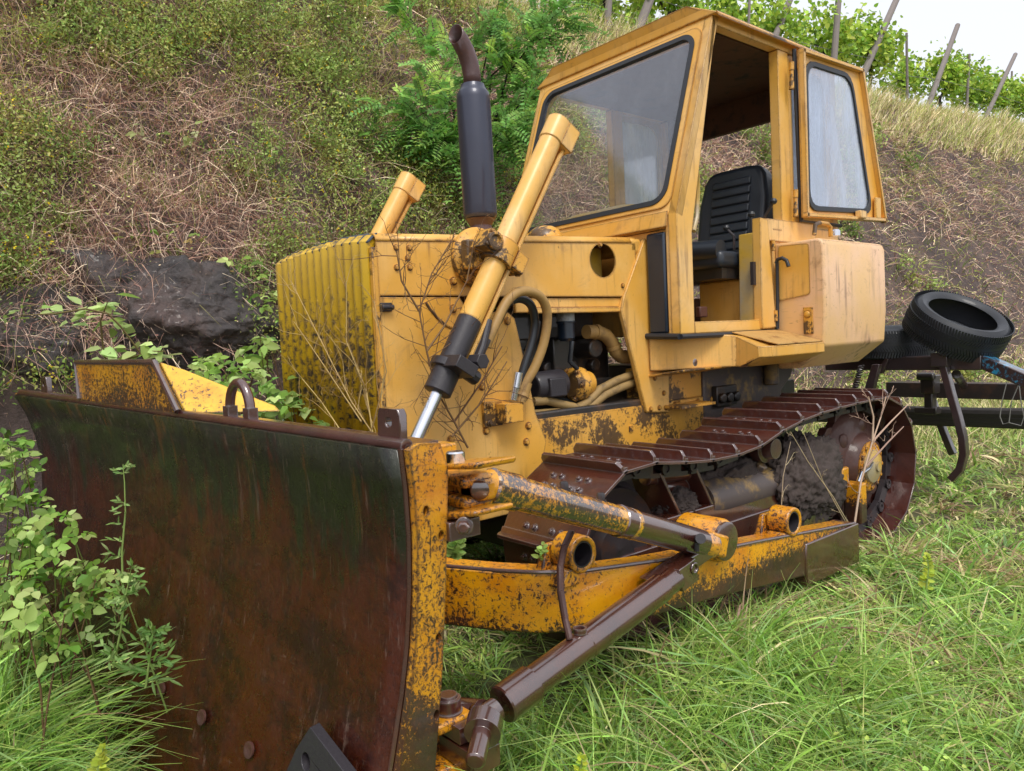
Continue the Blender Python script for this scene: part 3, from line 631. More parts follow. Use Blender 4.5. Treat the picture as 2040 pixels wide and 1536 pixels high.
# floor, sill rubber, interior
obj('floor', MB().b2((-.62, 1.66, 1.19), (.62, 3.2, 1.21)), M['engine'], cab)
obj('sill_seal', MB().tube([(XS+.004, 1.60, 1.180), (XS+.006, 1.9, 1.178), (XS+.004, 2.5, 1.182)], .014, 8).tube([(.45, 1.595, 1.19), (XS, 1.595, 1.18)], .016, 8), M['rubber'], cab)
obj('dashboard', MB().tube([(-.55, 1.82, 1.80), (-.45, 1.80, 1.88), (-.2, 1.79, 1.905), (.15, 1.79, 1.905), (.32, 1.80, 1.88), (.40, 1.83, 1.80)], .04, 12).b2((-.5, 1.72, 1.4), (.36, 1.84, 1.86)), M['console'], cab, .01)
obj('engine_cover', MB().b2((-.3, 1.9, 1.21), (.25, 2.3, 1.42)), YL, cab, .01)
lx = MB().b2((.20, 2.42, 1.21), (.56, 2.95, 1.50)); obj('seat_box', lx, M['yellow'], cab, .01)
rl = P(1392, 622, x=.5); obj('reflector', MB().box(rl+V(.02, 0, 0), (.03, .07, .06)), M['lens'], cab, .006)
# console with levers
cs = obj('control_console', MB().prism([P(u, v, y=2.33) for u, v in ((1471, 468), (1505, 462), (1512, 648), (1473, 648))], (0, .14, 0)), M['console'], cab, .006)
for (a, b2_, dp) in (((1462, 470), (1447, 455), 2.36), ((1499, 460), (1497, 428), 2.38), ((1520, 436), (1541, 402), 2.40)):
    p0 = P(*a, y=dp); p1 = P(*b2_, y=dp); lv = obj('lever', MB().tube([p0-V(0, 0, .08), p0, p1], .008, 8), M['steel_dark'], cs)
    obj('knob', MB().lathe(p1-V(0, 0, .015), (0, 0, 1), [(0, .006), (.005, .016), (.018, .021), (.032, .014), (.037, 0)], 16), M['rubber'], lv)
# seat
st = MB(); SY = 2.62
def seatpt(u, v): return P(u, v, y=SY)
back = MB()
sx = [seatpt(1400, 560), seatpt(1530, 560)]
BX0, BX1 = seatpt(1376, 430)[0], seatpt(1512, 430)[0]; BZ0, BZ1 = 1.66, seatpt(1470, 322)[2]
W_ = BX1-BX0; H_ = BZ1-BZ0
pf = [(-.5, 0), (-.5, .62), (-.44, .88), (-.36, .985), (-.2, 1.0), (.2, 1.0), (.36, .985), (.44, .88), (.5, .62), (.5, 0)]
cx = (BX0+BX1)/2
back.prism([(cx+a*W_, SY+.10*b+.02, BZ0+b*H_) for a, b in pf], (0, .13, -.02))
seat = obj('seat', MB().b2((cx-W_*.55, SY-.44, 1.56), (cx+W_*.55, SY+.06, 1.66)), M['vinyl'], cab, .035, seg=4)
bk = obj('backrest', back, M['vinyl'], seat, .035, seg=4)
rib = MB()
for k in range(8):
    b = .12+.10*k; rib.box((cx, SY+.10*b+.018, BZ0+b*H_), (W_*.56, .022, H_*.088), np.array([[1, 0, 0], [0, .98, -.2], [0, .2, .98]]))
obj('quilted_panel', rib, M['vinyl'], bk, .010, seg=3)
obj('cushion_roll', MB().tube([(cx-W_*.5, SY-.40, 1.66), (cx, SY-.42, 1.675), (cx+W_*.5, SY-.40, 1.66)], .06, 14), M['vinyl'], seat)
obj('seat_rail', MB().b2((cx-W_*.5, SY-.40, 1.50), (cx+W_*.5, SY+.05, 1.56)), M['engine'], seat)
obj('grab_handle', MB().tube([(.66, 1.76, 1.72), (.64, 1.82, 1.80), (.63, 1.85, 1.95), (.645, 1.83, 2.02), (.66, 1.80, 2.05)], .012, 8), M['console'], cab)
# rear door stub + side post
obj('door_jamb', MB().prism([P(u, v, x=.695) for u, v in ((1515, 433), (1530, 437), (1547, 652), (1521, 655), (1519, 640))], (-.055, 0, 0)), M['yellow_pale'], cab, .004)
obj('jamb_header', MB().b2((.64, 2.40, 1.70), (.688, 2.95, 1.825)).b2((.688, 2.47, 1.765), (.690, 2.56, 1.770)), M['yellow_pale'], cab, .004)
for a_, b_ in (((1540, 478), (1541, 500)), ((1545, 618), (1546, 640))): obj('jamb_hinge', MB().cyl(P(*a_, x=.70), P(*b_, x=.70), .011), M['yellow_worn'], cab)
obj('jamb_seal', MB().tube([P(1548, 520, x=.70), P(1549, 600, x=.70), P(1549, 655, x=.70)], .010, 8), M['rubber'], cab)
obj('door_catch', MB().b2((.64, 2.30, 1.45), (.66, 2.36, 1.58)), M['gland'], cab)
hd = P(1560, 515, y=2.46); obj('door_handle', MB().tube([P(u, v, y=2.45) for u, v in ((1546, 525), (1549, 517), (1558, 514), (1567, 519), (1571, 531))], .011, 10), M['rubber'], cab)
# open door (window half), folded back along the cab side
DXo = .735
dq = [tuple(P(u, v, x=DXo)[1:]) for u, v in ((1592, 98), (1713, 139), (1760, 443), (1600, 433))]
dh = [tuple(P(u, v, x=DXo)[1:]) for u, v in ((1604, 122), (1694, 152), (1735, 423), (1610, 416))]
def roundpoly(p, r, n=5):
    o = []
    for i in range(len(p)):
        a, b, c = np.array(p[i-1]), np.array(p[i]), np.array(p[(i+1) % len(p)]); d0 = (a-b)/np.linalg.norm(a-b); d1 = (c-b)/np.linalg.norm(c-b)
        for t in np.linspace(0, 1, n): o.append(tuple((b+d0*r)*(1-t)**2+2*b*t*(1-t)+(b+d1*r)*t*t))
    return o
def shrink(p, k):
    c = np.mean(np.array(p), 0); return [tuple(c+(np.array(q)-c)*k) for q in p]
dr = obj('door', MB().plate(dq, [roundpoly(dh, .10)], (DXo, 0, 0), (0, 1, 0), (0, 0, 1), (-.012, 0, 0)), M['yellow'], cab, .002)
lip = MB()
for i in range(4):
    a = np.array([DXo, *dq[i]]); b = np.array([DXo, *dq[(i+1) % 4]]); t = unit(b-a); cn = V(DXo, *np.mean(np.array(dq), 0)); nn = unit(np.cross(t, V(1, 0, 0))); nn = nn if np.dot(cn-a, nn) > 0 else -nn
    lip.box((a+b)/2+nn*.012+V(.012, 0, 0), (.035, np.linalg.norm(b-a)+.002*i, .022), [V(1, 0, 0), t, nn])
obj('door_frame', lip, M['yellow_pale'], dr, .003)
obj('pane', MB().plate(roundpoly(dh, .10), [], (DXo-.004, 0, 0), (0, 1, 0), (0, 0, 1), (.004, 0, 0)), M['clear_glass'], dr)
obj('seal', MB().plate(roundpoly(shrink(dh, 1.03), .11), [roundpoly(shrink(dh, .955), .10)], (DXo-.004, 0, 0), (0, 1, 0), (0, 0, 1), (.014, 0, 0)), M['rubber'], dr, .003)
for (u, v0, v1) in ((1577, 124, 178), (1585, 378, 432)):
    obj('hinge', MB().cyl(P(u, v0, x=.72), P(u, v1, x=.72), .011).cyl(P(u, v0, x=.72), P(u, v0+16, x=.72), .014).cyl(P(u, v1-16, x=.72), P(u, v1, x=.72), .014), M['yellow_worn'], dr)
obj('rubber_edge', MB().tube([P(1582, 98, x=.70), P(1596, 440, x=.70), P(1675, 450, x=.70)], .013, 8), M['rubber'], dr)
pb = P(1715, 428, x=DXo+.03); obj('latch', MB().box(pb, (.04, .08, .05)).box(P(1748, 415, x=DXo+.02), (.02, .07, .14)), M['yellow_pale'], dr, .006)

# --- fuel tank box, running board
TX = .97; TY0, TY1, TZ0, TZ1 = 2.50, 3.25, 1.088, 1.685
sec = [(XS, TZ1), (TX-.035, TZ1), (TX-.012, TZ1-.012), (TX, TZ1-.04), (TX+.004, 1.28), (TX-.01, TZ0), (.80, .965), (XS, .96)]
tk = obj('fuel_tank', MB().prism([(x, TY0, z) for x, z in sec], (0, TY1-TY0, 0)), M['yellow_tank'], DZ, .014, seg=3)
fp = MB().plate(roundpoly([tuple((P(u, v, y=TY0)[0], P(u, v, y=TY0)[2])) for u, v in ((1551, 490), (1612, 484), (1615, 586), (1551, 600))], .02), [], (0, TY0-.001, 0), (1, 0, 0), (0, 0, 1), (0, -.004, 0))
obj('cover_plate', fp, M['yellow'], tk, .0015)
obj('filler_handle', MB().tube([P(u, v, x=.88) for u, v in ((1622, 468), (1624, 448), (1632, 444), (1648, 446), (1654, 452), (1655, 472))], .012, 10), M['yellow_worn'], tk)
obj('filler_cap', MB().lathe(P(1664, 470, x=.85), (0, 0, 1), [(0, .028), (.03, .028), (.036, .022)], 20), M['chrome'], tk)
gm = P(1611, 626, y=TY0); obj('mount_lug', MB().box(gm+V(.0, -.006, -.035), (.055, .012, .15)).lathe(gm+V(0, -.01, 0), (0, -1, 0), [(0, .018), (.012, .018), (.016, .012)], 16), M['yellow_worn'], tk, .003)
# running board: plan flares outward behind the front panel
RB0 = 1.40
plan_t = [(.47, 1.60), (.50, 1.62), (.60, 1.80), (.67, 1.93), (.74, 1.985), (.82, 1.965), (.90, 1.945), (.955, 1.99), (.965, TY0), (.66, TY0), (.47, TY0)]
rb = MB(); top = 1.165; face = 1.105; bot = 1.005
vs = [(x, y, top+.018 if x < .70 else (top-.055 if x > .88 else top+.018-.073*(x-.70)/.20)) for x, y in plan_t]
n = len(plan_t); q1 = [(x, y, face-.05 if x > .88 else bot+.02) for x, y in plan_t]; q2 = [(x-(.13 if x > .88 else .0), y, bot) for x, y in plan_t]
rb.add(vs+q1+q2, [tuple(range(n)), tuple(range(3*n-1, 2*n-1, -1))]+[(i, n+i, n+(i+1) % n, (i+1) % n) for i in range(n)]+[(n+i, 2*n+i, 2*n+(i+1) % n, n+(i+1) % n) for i in range(n)])
rbo = obj('running_board', rb, M['yellow'], DZ, .004)
obj('step_tread', MB().prism([(.69, 2.03, top+.021), (.69, TY0-.004, top+.021), (.958, TY0-.004, top-.050), (.958, 2.03, top-.050)], (0, 0, .005)), M['tread'], rbo)
obj('rust_hole_patch', MB().lathe(P(1385, 722, x=.702), (1, 0, 0), [(0, .02), (.002, .016)], 12), M['rust'], rbo)
# transmission case and under-cab panels
obj('inner_fender', MB().b2((.30, 1.60, .83), (HW-.005, 2.08, 1.02)).prism([(HW, 1.60, .97), (.68, 1.60, 1.0), (.68, 2.05, 1.0), (HW, 2.1, .97)], (0, 0, .012)), M['yellow_worn'], DZ, .004)
cs2 = MB().prism([(.46, a, b) for a, b in ((2.08, .55), (2.08, 1.01), (3.10, 1.01), (3.02, .88), (2.9, .80), (2.85, .55))], (-.92, 0, 0)).cyl((.50, 2.72, .85), (.50, 2.72, 1.0), .045)
obj('transmission_case', cs2, M['casing'], DZ, .01)
obj('belly_beam', MB().b2((-.44, .7, .22), (.44, 3.1, .86)), M['engine'], DZ, .01)
sp = MB().b2((HW, 1.72, .795), (.58, 2.02, .812)); obj('track_guard_strip', sp, M['yellow_worn'], DZ, .002)
lk = MB(); a = P(1425, 795, x=.5)
lk.b2(a+V(-.04, .02, -.05), a+V(.0, .22, .07))
for k in range(3): lk.lathe(a+V(0, .06+.07*k, .0), (1, 0, 0), [(0, .03), (.02, .03), (.022, .015)], 16)
obj('linkage', lk, M['engine'], DZ, .006)

# --- tracks
def track(s):
    xc = s*.89; top = [(.74, .705), (.9, .682), (1.08, .658), (1.26, .645), (1.45, .645), (1.62, .665), (1.80, .715), (1.97, .742), (2.2, .765), (2.5, .775)]
    pts = []
    for k in range(13): a = R(270-180*k/12); pts.append((.74+.345*math.cos(a), .345+.345*math.sin(a)-.03*(a > R(90))*0))
    pts = pts[:-1]+top
    for k in range(15): a = R(90-180*k/14); pts.append((2.88+.41*math.cos(a), .37+.41*math.sin(a)))
    pts.append((1.8, -.03))
    pts = np.array(pts); cl = np.vstack([pts, pts[:1]]); sg = np.linalg.norm(np.diff(cl, axis=0), axis=1); cum = np.concatenate([[0], np.cumsum(sg)])
    N = 35; pitch = cum[-1]/N
    def at(t):
        t = t % cum[-1]; i = min(np.searchsorted(cum, t, 'right')-1, len(sg)-1); f = (t-cum[i])/sg[i]; return cl[i]*(1-f)+cl[i+1]*f
    ch = MB(); shoes = []
    for k in range(N):
        a = at(k*pitch+.045); b = at((k+1)*pitch+.045); c = (a+b)/2; d = unit(b-a); nr = np.array([-d[1], d[0]])   # outward normal (path runs clockwise seen from +x)
        if np.dot(nr, c-np.array([1.8, .36])) < 0 and (c[1] < .1 or c[1] > .6): nr = -nr
        shoes.append((c, d, nr)); D3 = V(0, d[0], d[1]); N3 = V(0, nr[0], nr[1]); X = V(1, 0, 0)
        ch.cyl(V(xc-.09, c[0], c[1])-N3*.045-D3*(pitch*.30), V(xc+.09, c[0], c[1])-N3*.045-D3*(pitch*.30), .016, n=10)
        for xo in (-.075, .075):
            p = V(xc+xo, c[0], c[1])-N3*.045
            ch.box(p, (.028, pitch*.62, .075), [X, D3, N3]).box(p-N3*.03+D3*.02, (.03, pitch*.9, .02), [X, D3, N3])
            ch.lathe(p+D3*(-pitch*.30)+X*(.016*np.sign(xo)), X*np.sign(xo), [(0, .03), (.012, .03), (.012, .018), (.006, .016), (.006, 0)], 14)
    tr = obj('track', ch, M['steel_dark'], DZ, loc=(xc, 1.8, .36))
    sh = MB(); Lp = pitch*1.10; hwid = .232
    sh.add([(-hwid, -Lp/2, 0), (hwid, -Lp/2, 0), (hwid, Lp/2, 0), (-hwid, Lp/2, 0), (-hwid, -Lp/2, -.012), (hwid, -Lp/2, -.012), (hwid, Lp/2, -.012), (-hwid, Lp/2, -.012)], [(0, 1, 2, 3), (7, 6, 5, 4), (0, 4, 5, 1), (1, 5, 6, 2), (2, 6, 7, 3), (3, 7, 4, 0)])
    ye = Lp/2-.025
    sh.prism([(-hwid+.004, ye, -.001), (-hwid+.004, ye, .022), (-hwid+.022, ye, .045), (hwid-.022, ye, .045), (hwid-.004, ye, .022), (hwid-.004, ye, -.001)], (0, .016, 0))
    sh.box((0, -Lp/2+.015, .006), (hwid*2-.01, .03, .012))
    for bx in (-.10, -.05, .05, .10):
        for by in (-.03, .03): sh.bolt((bx, by-.02, .001), (0, 0, 1), .011, .012)
    proto = None
    for c, d, nr in shoes:
        D3 = V(0, d[0], d[1]); N3 = V(0, nr[0], nr[1]); X = np.cross(D3, N3)
        mt = Matrix([[X[i], D3[i], N3[i]] for i in range(3)]); loc = V(xc, c[0], c[1])
        if proto is None:
            proto = obj('track_shoe', sh, M['rust'], tr, .003, loc=(0, 0, 0)); o = proto; WL[o.name] = loc; o.location = loc-WL[tr.name]
        else: o = inst(proto, loc, tr)
        o.rotation_euler = mt.to_euler()
    # idler, rollers, frame, sprocket
    sx = V(s, 0, 0)
    obj('idler', MB().lathe(V(xc-s*.09, .74, .33), sx, [(0, .10), (0, .25), (.04, .26), (.06, .285), (.12, .285), (.14, .26), (.18, .25), (.165, .23), (.15, .12), (.19, .10), (.19, .04), (.2, 0)], 44).bolt(V(xc+s*.10, .80, .47), sx, .02, .02), M['steel_dark'], DZ)
    rl = obj('carrier_roller', MB().lathe(V(xc-s*.08, 1.88, .60), sx, [(0, .05), (0, .075), (.05, .075), (.06, .06), (.10, .06), (.11, .075), (.16, .075), (.165, .055), (.2, .055), (.215, .05), (.215, 0)], 28), M['rust'], DZ)
    for yy in (1.15, 1.5, 1.85, 2.2):
        obj('track_roller', MB().lathe(V(xc-s*.10, yy, .14), sx, [(0, .05), (0, .10), (.05, .10), (.06, .08), (.14, .08), (.15, .10), (.2, .10), (.2, 0)], 24), M['steel_dark'], DZ)
    fr = MB().b2((xc-.10, .95, .20), (xc+.10, 2.65, .40)).b2((xc+s*.10, 1.0, .06), (xc+s*.112, 2.4, .30)).b2((xc-.11, .62, .22), (xc+.11, .98, .30))
    tf = obj('track_frame', fr, M['rust_dark'], DZ, .008)
    br = MB(); yb = 1.17
    for yy in (1.12, 1.36): br.prism([(xc-.09, yy, .38), (xc-.09, yy-.09, .60), (xc+.09, yy-.09, .60), (xc+.10, yy+.02, .40)], (0, .018, 0))
    br.cyl((xc+.03, 1.0, .58), (xc+.03, 1.29, .56), .036).cyl((xc-.03, 1.1, .50), (xc-.03, 1.36, .49), .045)
    obj('tension_bracket', br, M['rust'], tf, .003)
    obj('recoil_housing', MB().lathe(V(xc+s*.01, 1.40, .40), (0, 1, 0), [(0, .04), (0, .095), (.10, .10), (.72, .10), (.74, .05)], 28).bolt(V(xc+s*.05, 1.86, .49), (s*.5, 0, .8), .03, .03), M['casing'], tf)
    obj('support_arm', MB().prism([(xc-.16, 1.58, .38), (xc-.16, 1.80, .38), (xc-.16, 1.78, .62), (xc-.16, 1.66, .62)], (.10, 0, 0)), M['beam_yellow'], tf, .006)
    sp_ = MB(); teeth = []
    for k in range(52):
        a = 2*math.pi*k/52; r = .37 if k % 4 < 2 else .325; teeth.append((2.88+r*math.cos(a), .37+r*math.sin(a)))
    sp_.plate(teeth, [], (xc-.025, 0, 0), (0, 1, 0), (0, 0, 1), (.05, 0, 0))
    sp_.lathe(V(xc+s*.02, 2.88, .37), sx, [(0, .33), (.02, .315), (.045, .27), (.06, .19), (.075, .18), (.10, .165), (.115, .15)], 40)
    for k in range(6):
        a = 2*math.pi*k/6+.3; sp_.lathe(V(xc+s*.03, 2.88+.235*math.cos(a), .37+.235*math.sin(a)), sx, [(0, .055), (.04, .045), (.05, .03), (.052, 0)], 16)
    sk = obj('sprocket', sp_, M['rust_dull'], DZ, .004)
    hb = MB().lathe(V(xc+s*.125, 2.88, .37), sx, [(0, .145), (.015, .145), (.02, .11)], 32)
    for k in range(12): a = 2*math.pi*k/12; hb.bolt(V(xc+s*.135, 2.88+.125*math.cos(a), .37+.125*math.sin(a)), sx, .013, .014)
    obj('hub_flange', hb, M['blade_yellow'], sk)
    obj('hub_cap', MB().lathe(V(xc+s*.14, 2.88, .37), sx, [(0, .10), (.02, .095), (.035, .06), (.04, .03), (.05, .028), (.05, 0)], 28), M['console'], sk)
    obj('pivot_bracket', MB().b2((xc+s*.10, 2.62, .08), (xc+s*.20, 2.70, .31)).b2((xc+s*.10, 2.56, .28), (xc+s*.13, 2.64, .40)), M['beam_yellow'], tf, .01)
    obj('shaft_stub', MB().tube([V(xc+s*.16, 2.86, .40), V(xc+s*.20, 2.72, .385), V(xc+s*.21, 2.62, .375), V(xc+s*.20, 2.6, .33)], .012, 10), M['chrome'], tf)
    return tf
tfL = track(1); track(-1)

# --- push frame (C-frame) swept round the nose
half = [(1.25, 2.10, .035, .225), (1.255, 1.75, .06, .262), (1.26, 1.3, .115, .31), (1.262, .95, .155, .345), (1.262, .62, .182, .378), (1.252, .42, .198, .402), (1.215, .27, .205, .412), (1.13, .165, .208, .418), (1.02, .085, .21, .42), (.85, .0, .21, .42), (.60, -.08, .21, .42), (.3, -.13, .21, .42), (0, -.145, .21, .42)]
fullp = half+[(-x, y, a, b) for x, y, a, b in reversed(half[:-1])]
bmB = MB(); k = len(fullp); bw = .055
for i, (x, y, a, b) in enumerate(fullp):
    p0 = np.array(fullp[max(i-1, 0)][:2]); p1 = np.array(fullp[min(i+1, k-1)][:2]); t = unit(p1-p0); nr = np.array([-t[1], t[0]])
    o_ = np.array([x, y])-nr*bw*-1; i_ = np.array([x, y])+nr*bw*-1
    bmB.add([(o_[0], o_[1], a), (o_[0], o_[1], b), (i_[0], i_[1], b), (i_[0], i_[1], a)], [])
for i in range(k-1): bmB.f += [(4*i+j, 4*i+(j+1) % 4, 4*(i+1)+(j+1) % 4, 4*(i+1)+j) for j in range(4)]
bmB.f += [(3, 2, 1, 0), tuple(4*(k-1)+j for j in range(4))]
pf_ = obj('push_frame', bmB, M['beam_yellow'], DZ, .008, loc=(0, .9, .25))
# weld lip along the top edge
obj('edge_bead', MB().tube([(x+.056*(1 if y > .4 else .8), y-.056*(0 if y > .4 else .55), b+.002) for x, y, a, b in half[:-1]], .007, 8), M['rust'], pf_)
obj('rear_sleeve', MB().b2((1.185, 1.62, .03), (1.318, 2.12, .225)), M['rust_dark'], pf_, .006)
def ear(y, zc, xo):
    e = MB(); e.ring((xo-.10, y, zc), (xo, y, zc), .064, .045, 32)
    e.prism([(xo-.095, y-.10, zc-.10), (xo-.095, y-.068, zc-.04), (xo-.095, y+.068, zc-.04), (xo-.095, y+.11, zc-.10)], (.085, 0, 0))
    e.prism([(xo-.10, y-.11, zc-.10), (xo-.11, y-.07, zc+.03), (xo-.13, y-.07, zc+.03), (xo-.15, y-.11, zc-.10)], (.0, .14, 0))
    o = obj('bracket_ear', e, M['blade_yellow'], pf_, .006); obj('hole_shade', MB().ring((xo-.102, y, zc), (xo-.004, y, zc), .0455, .040, 28).lathe((xo-.09, y, zc), (1, 0, 0), [(0, .041), (.004, .041)], 24), M['gland'], o); return o  # dark liner and disc stand in for the shade inside the ear hole
e1 = P(1163, 1105, x=1.275); e3 = P(1583, 1040, x=1.325); e2 = P(1445, 1078, x=1.36)
ear(e1[1], e1[2], 1.275); ear(e3[1], e3[2], 1.325)
obj('pin_boss', MB().lathe((1.17, e2[1], e2[2]), (1, 0, 0), [(0, .085), (.17, .085), (.185, .078)], 36).prism([(1.19, e2[1]-.12, e2[2]-.11), (1.19, e2[1]-.06, e2[2]+.05), (1.19, e2[1]+.06, e2[2]+.05), (1.19, e2[1]+.10, e2[2]-.11)], (.125, 0, 0)), M['blade_yellow'], pf_, .006)
obj('pin_cap', MB().lathe((1.352, e2[1], e2[2]), (1, 0, 0), [(0, .075), (.014, .075), (.018, .066), (.018, 0)], 32), M['rust_dark'], pf_)
# --- blade
RT = V(1.45, -.526, .945); LT = V(-1.40, -1.001, 1.052); BL = float(np.linalg.norm(LT-RT)); BLx = (LT-RT)/BL
BD = unit(np.cross(BLx, V(0, 0, 1))); BD = BD if BD[1] > 0 else -BD; BU = np.cross(BLx, BD); BU = BU if BU[2] > 0 else -BU
def bp(l, d, h): return RT+BLx*l+BD*d+BU*h
fprof = [(0, 0), (.012, -.10), (.018, -.22), (.014, -.36), (0, -.50), (-.022, -.62), (-.052, -.74), (-.078, -.84), (-.115, -.96), (-.15, -1.08), (-.18, -1.2)]
def fd(h): return float(np.interp(-h, [-b for a, b in fprof], [a for a, b in fprof]))
def bowl(l, h): return .10*(max(l, 0)/BL)**2*float(np.interp(-h, [0, .12, .30, .55, .85, 1.2], [0, .42, .8, 1.0, .7, .1]))
NLs = 41; mb = MB(); m2 = len(fprof)
for i in range(NLs):
    l = BL*i/(NLs-1)
    mb.add([bp(l, a+bowl(l, b), b) for a, b in fprof], [])
mb.f = [(i*m2+j, i*m2+j+1, (i+1)*m2+j+1, (i+1)*m2+j) for i in range(NLs-1) for j in range(m2-1)]
bld = obj('blade', mb, M['blade_face'], DZ, smooth=60, loc=bp(BL/2, 0, -.45))
bld.rotation_euler = (0, 0, 0)
sm = bld.modifiers.new('thick', 'SOLIDIFY'); sm.thickness = .018; sm.offset = -1 if True else 1
obj('top_edge', MB().tube([bp(l, .018, .004) for l in np.linspace(-.0, BL, 8)], .020, 12).box(bp(BL/2, .07, -.004), (BL, .11, .02), [BLx, BD, BU]), M['rust'], bld)
for sgn, l in ((1, -.012), (-1, BL+.012)):
    pl = [(a-.004+bowl(l, b), b) for a, b in fprof]+[(-.05, -1.2), (0, -1.0)]+[(.05+bowl(l, -.84), -.84), (.085+bowl(l, -.6), -.60), (.108+bowl(l, -.35), -.35), (.12+bowl(l, -.16), -.16), (.125, -.06), (.10, .005), (.03, .012)]
    hol = [ell(a, b, .010, .014, 12) for a, b in [(a+bowl(l, b), b) for a, b in ((.045, -.16), (.095, -.235), (.075, -.50), (.06, -.70), (-.01, -.86), (.03, -.86))]]
    e = obj('end_plate', MB().plate(pl, hol, bp(l, 0, 0), BD, BU, -BLx*sgn*.022), M['endplate'], bld, .003)
    obj('edge_weld', MB().tube([bp(l+sgn*.012, a-.004+bowl(l, b), b) for a, b in fprof], .009, 8), M['rust_dark'], e)
# cutting edge strip + centre wear plate
cem = MB()
ch_ = .135
for i in range(2):
    l0, l1 = i*BL/2+.004, (i+1)*BL/2-.004
    cem.prism([bp(l0, fd(-.785)-.016+bowl(l0, -.785), -.785), bp(l1, fd(-.785)-.016+bowl(l1, -.785), -.785), bp(l1, -.20, -1.2), bp(l0, -.20, -1.2)], BD*.024)
cuo = obj('cutting_edge', cem, M['blade_face'], bld, .004)
for k in range(9):
    b0 = bp(.28+.29*k, fd(-.95)-.024+bowl(.28+.29*k, -.93)*.75, -.93); q_ = obj('plough_bolt', MB().lathe(b0, -BD+BU*.3, [(-.004, .024), (.0015, .024), (.003, .017), (.001, .012), (.001, 0)], 18), M['rust_dull'], cuo)
for hh_ in (-.55, -.775): obj('weld_seam', MB().tube([bp(l, fd(hh_)+bowl(l, hh_)-.004+.003*math.sin(l*31), hh_+.004*math.sin(l*17)) for l in np.linspace(0, BL, 60)], .005, 6), M['rust'], bld)
def bl_px(u, v):   # blade lower face met by a sight line
    p = PP(u, v, bp(0, -.17, -.95), BD); q = p-RT; return float(np.dot(q, BLx)), float(np.dot(q, BU))
(la, ha), (lb, hb_), (lc, hc_) = bl_px(585, 1455), bl_px(700, 1538), bl_px(520, 1525)
wp = MB(); 
hh = ha-.0; pts = [(lc, hh-.20), (la+.01, hh), (max(lb, .3), hh-.0), (max(lb, .3), hh-.20)]
hol = [ell(la-.03-.10*k, hh-.075, .020, .020, 14) for k in range(3)]
sk_ = .30
hol = [[(a, b-sk_*(la-a)) for a, b in q] for q in hol]
wp.plate([(.05, hh-.34-sk_*(la-.05)), (la+.10, hh-.30), (la+.02, hh-.07), (la-.02, hh), (.05, hh-sk_*(la-.05))], hol, bp(0, fd(hh)-.05, hh)-unit(BU+BD*.30)*hh, BLx, unit(BU+BD*.30), -BD*.03)
wpo = obj('wear_plate', wp, M['gland'], bld, .004)
bt = MB()
for k in range(3): bt.lathe(bp(la-.03-.10*k, fd(hh)-.045-.024-.012*k, hh-.072-sk_*(.03+.10*k)), -BD, [(0, .017), (.006, .017), (.009, .01), (.009, 0)], 14)
obj('plough_bolt', bt, M['rust'], wpo)
# spill guard on top
def bt_px(u, v):
    p = PP(u, v, RT, BD); q = p-RT; return float(np.dot(q, BLx)), float(np.dot(q, BU))
g1, g2, g3, g4 = bt_px(150, 722), bt_px(305, 722), bt_px(355, 832), bt_px(160, 800)
sg_ = MB().prism([bp(g4[0], 0, .01), bp(g1[0], .0, g1[1]), bp(g2[0], .0, g2[1]), bp(g3[0], 0, .01)], BD*.022)
sgo = obj('spill_guard', sg_, M['endplate'], bld, .004)
obj('guard_lip', MB().tube([bp(g4[0], .0, .02), bp(g1[0], .005, g1[1]), bp(g2[0], .005, g2[1]), bp(g3[0], 0, .02)], .012, 8), M['rust_dark'], sgo)
gs = MB().prism([bp(g3[0], .02, .012), bp(g2[0], .02, g2[1]), bp(g2[0]-.03, .09, g2[1]-.03), bp(g3[0]-.22, .24, .03), bp(g3[0]-.25, .24, .012)], -BLx*.016)
obj('gusset', gs, M['gusset'], sgo, .003)
hk = bt_px(462, 838); obj('lifting_loop', MB().tube([bp(hk[0]+.062*math.cos(a), .03, .012+.035+(.085*math.sin(a) if a > 0 else 0)) for a in np.linspace(0, math.pi, 13)]+[], .016, 12).box(bp(hk[0]+.062, .03, .03), (.034, .034, .05), [BLx, BD, BU]).box(bp(hk[0]-.062, .03, .03), (.034, .034, .05), [BLx, BD, BU]), M['rust'], bld)
for u, v, w_ in ((762, 862, .045), (78, 778, .04)):
    a = bt_px(u, v); obj('lug', MB().plate([(-w_, 0), (w_, 0), (w_, .07), (w_*.8, .085), (-w_*.8, .085), (-w_, .07)], [ell(0, .05, .012, .012, 14)], bp(a[0], .02, .01), BLx, BU, BD*.025), M['rust_dark'], bld, .003)
obj('back_rib', MB().box(bp(BL/2, .20, -.30), (BL-.9, .13, .05), [BLx, BD, BU]).box(bp(BL/2, .20, -.62), (BL-.9, .13, .05), [BLx, BD, BU]).box(bp(BL/2, .23, -.46), (.3, .1, .4), [BLx, BD, BU]), M['blade_yellow'], bld)
obj('ball_mount', MB().box(V(0, -.42, .32), (.3, .6, .22)), M['rust'], bld, .01)
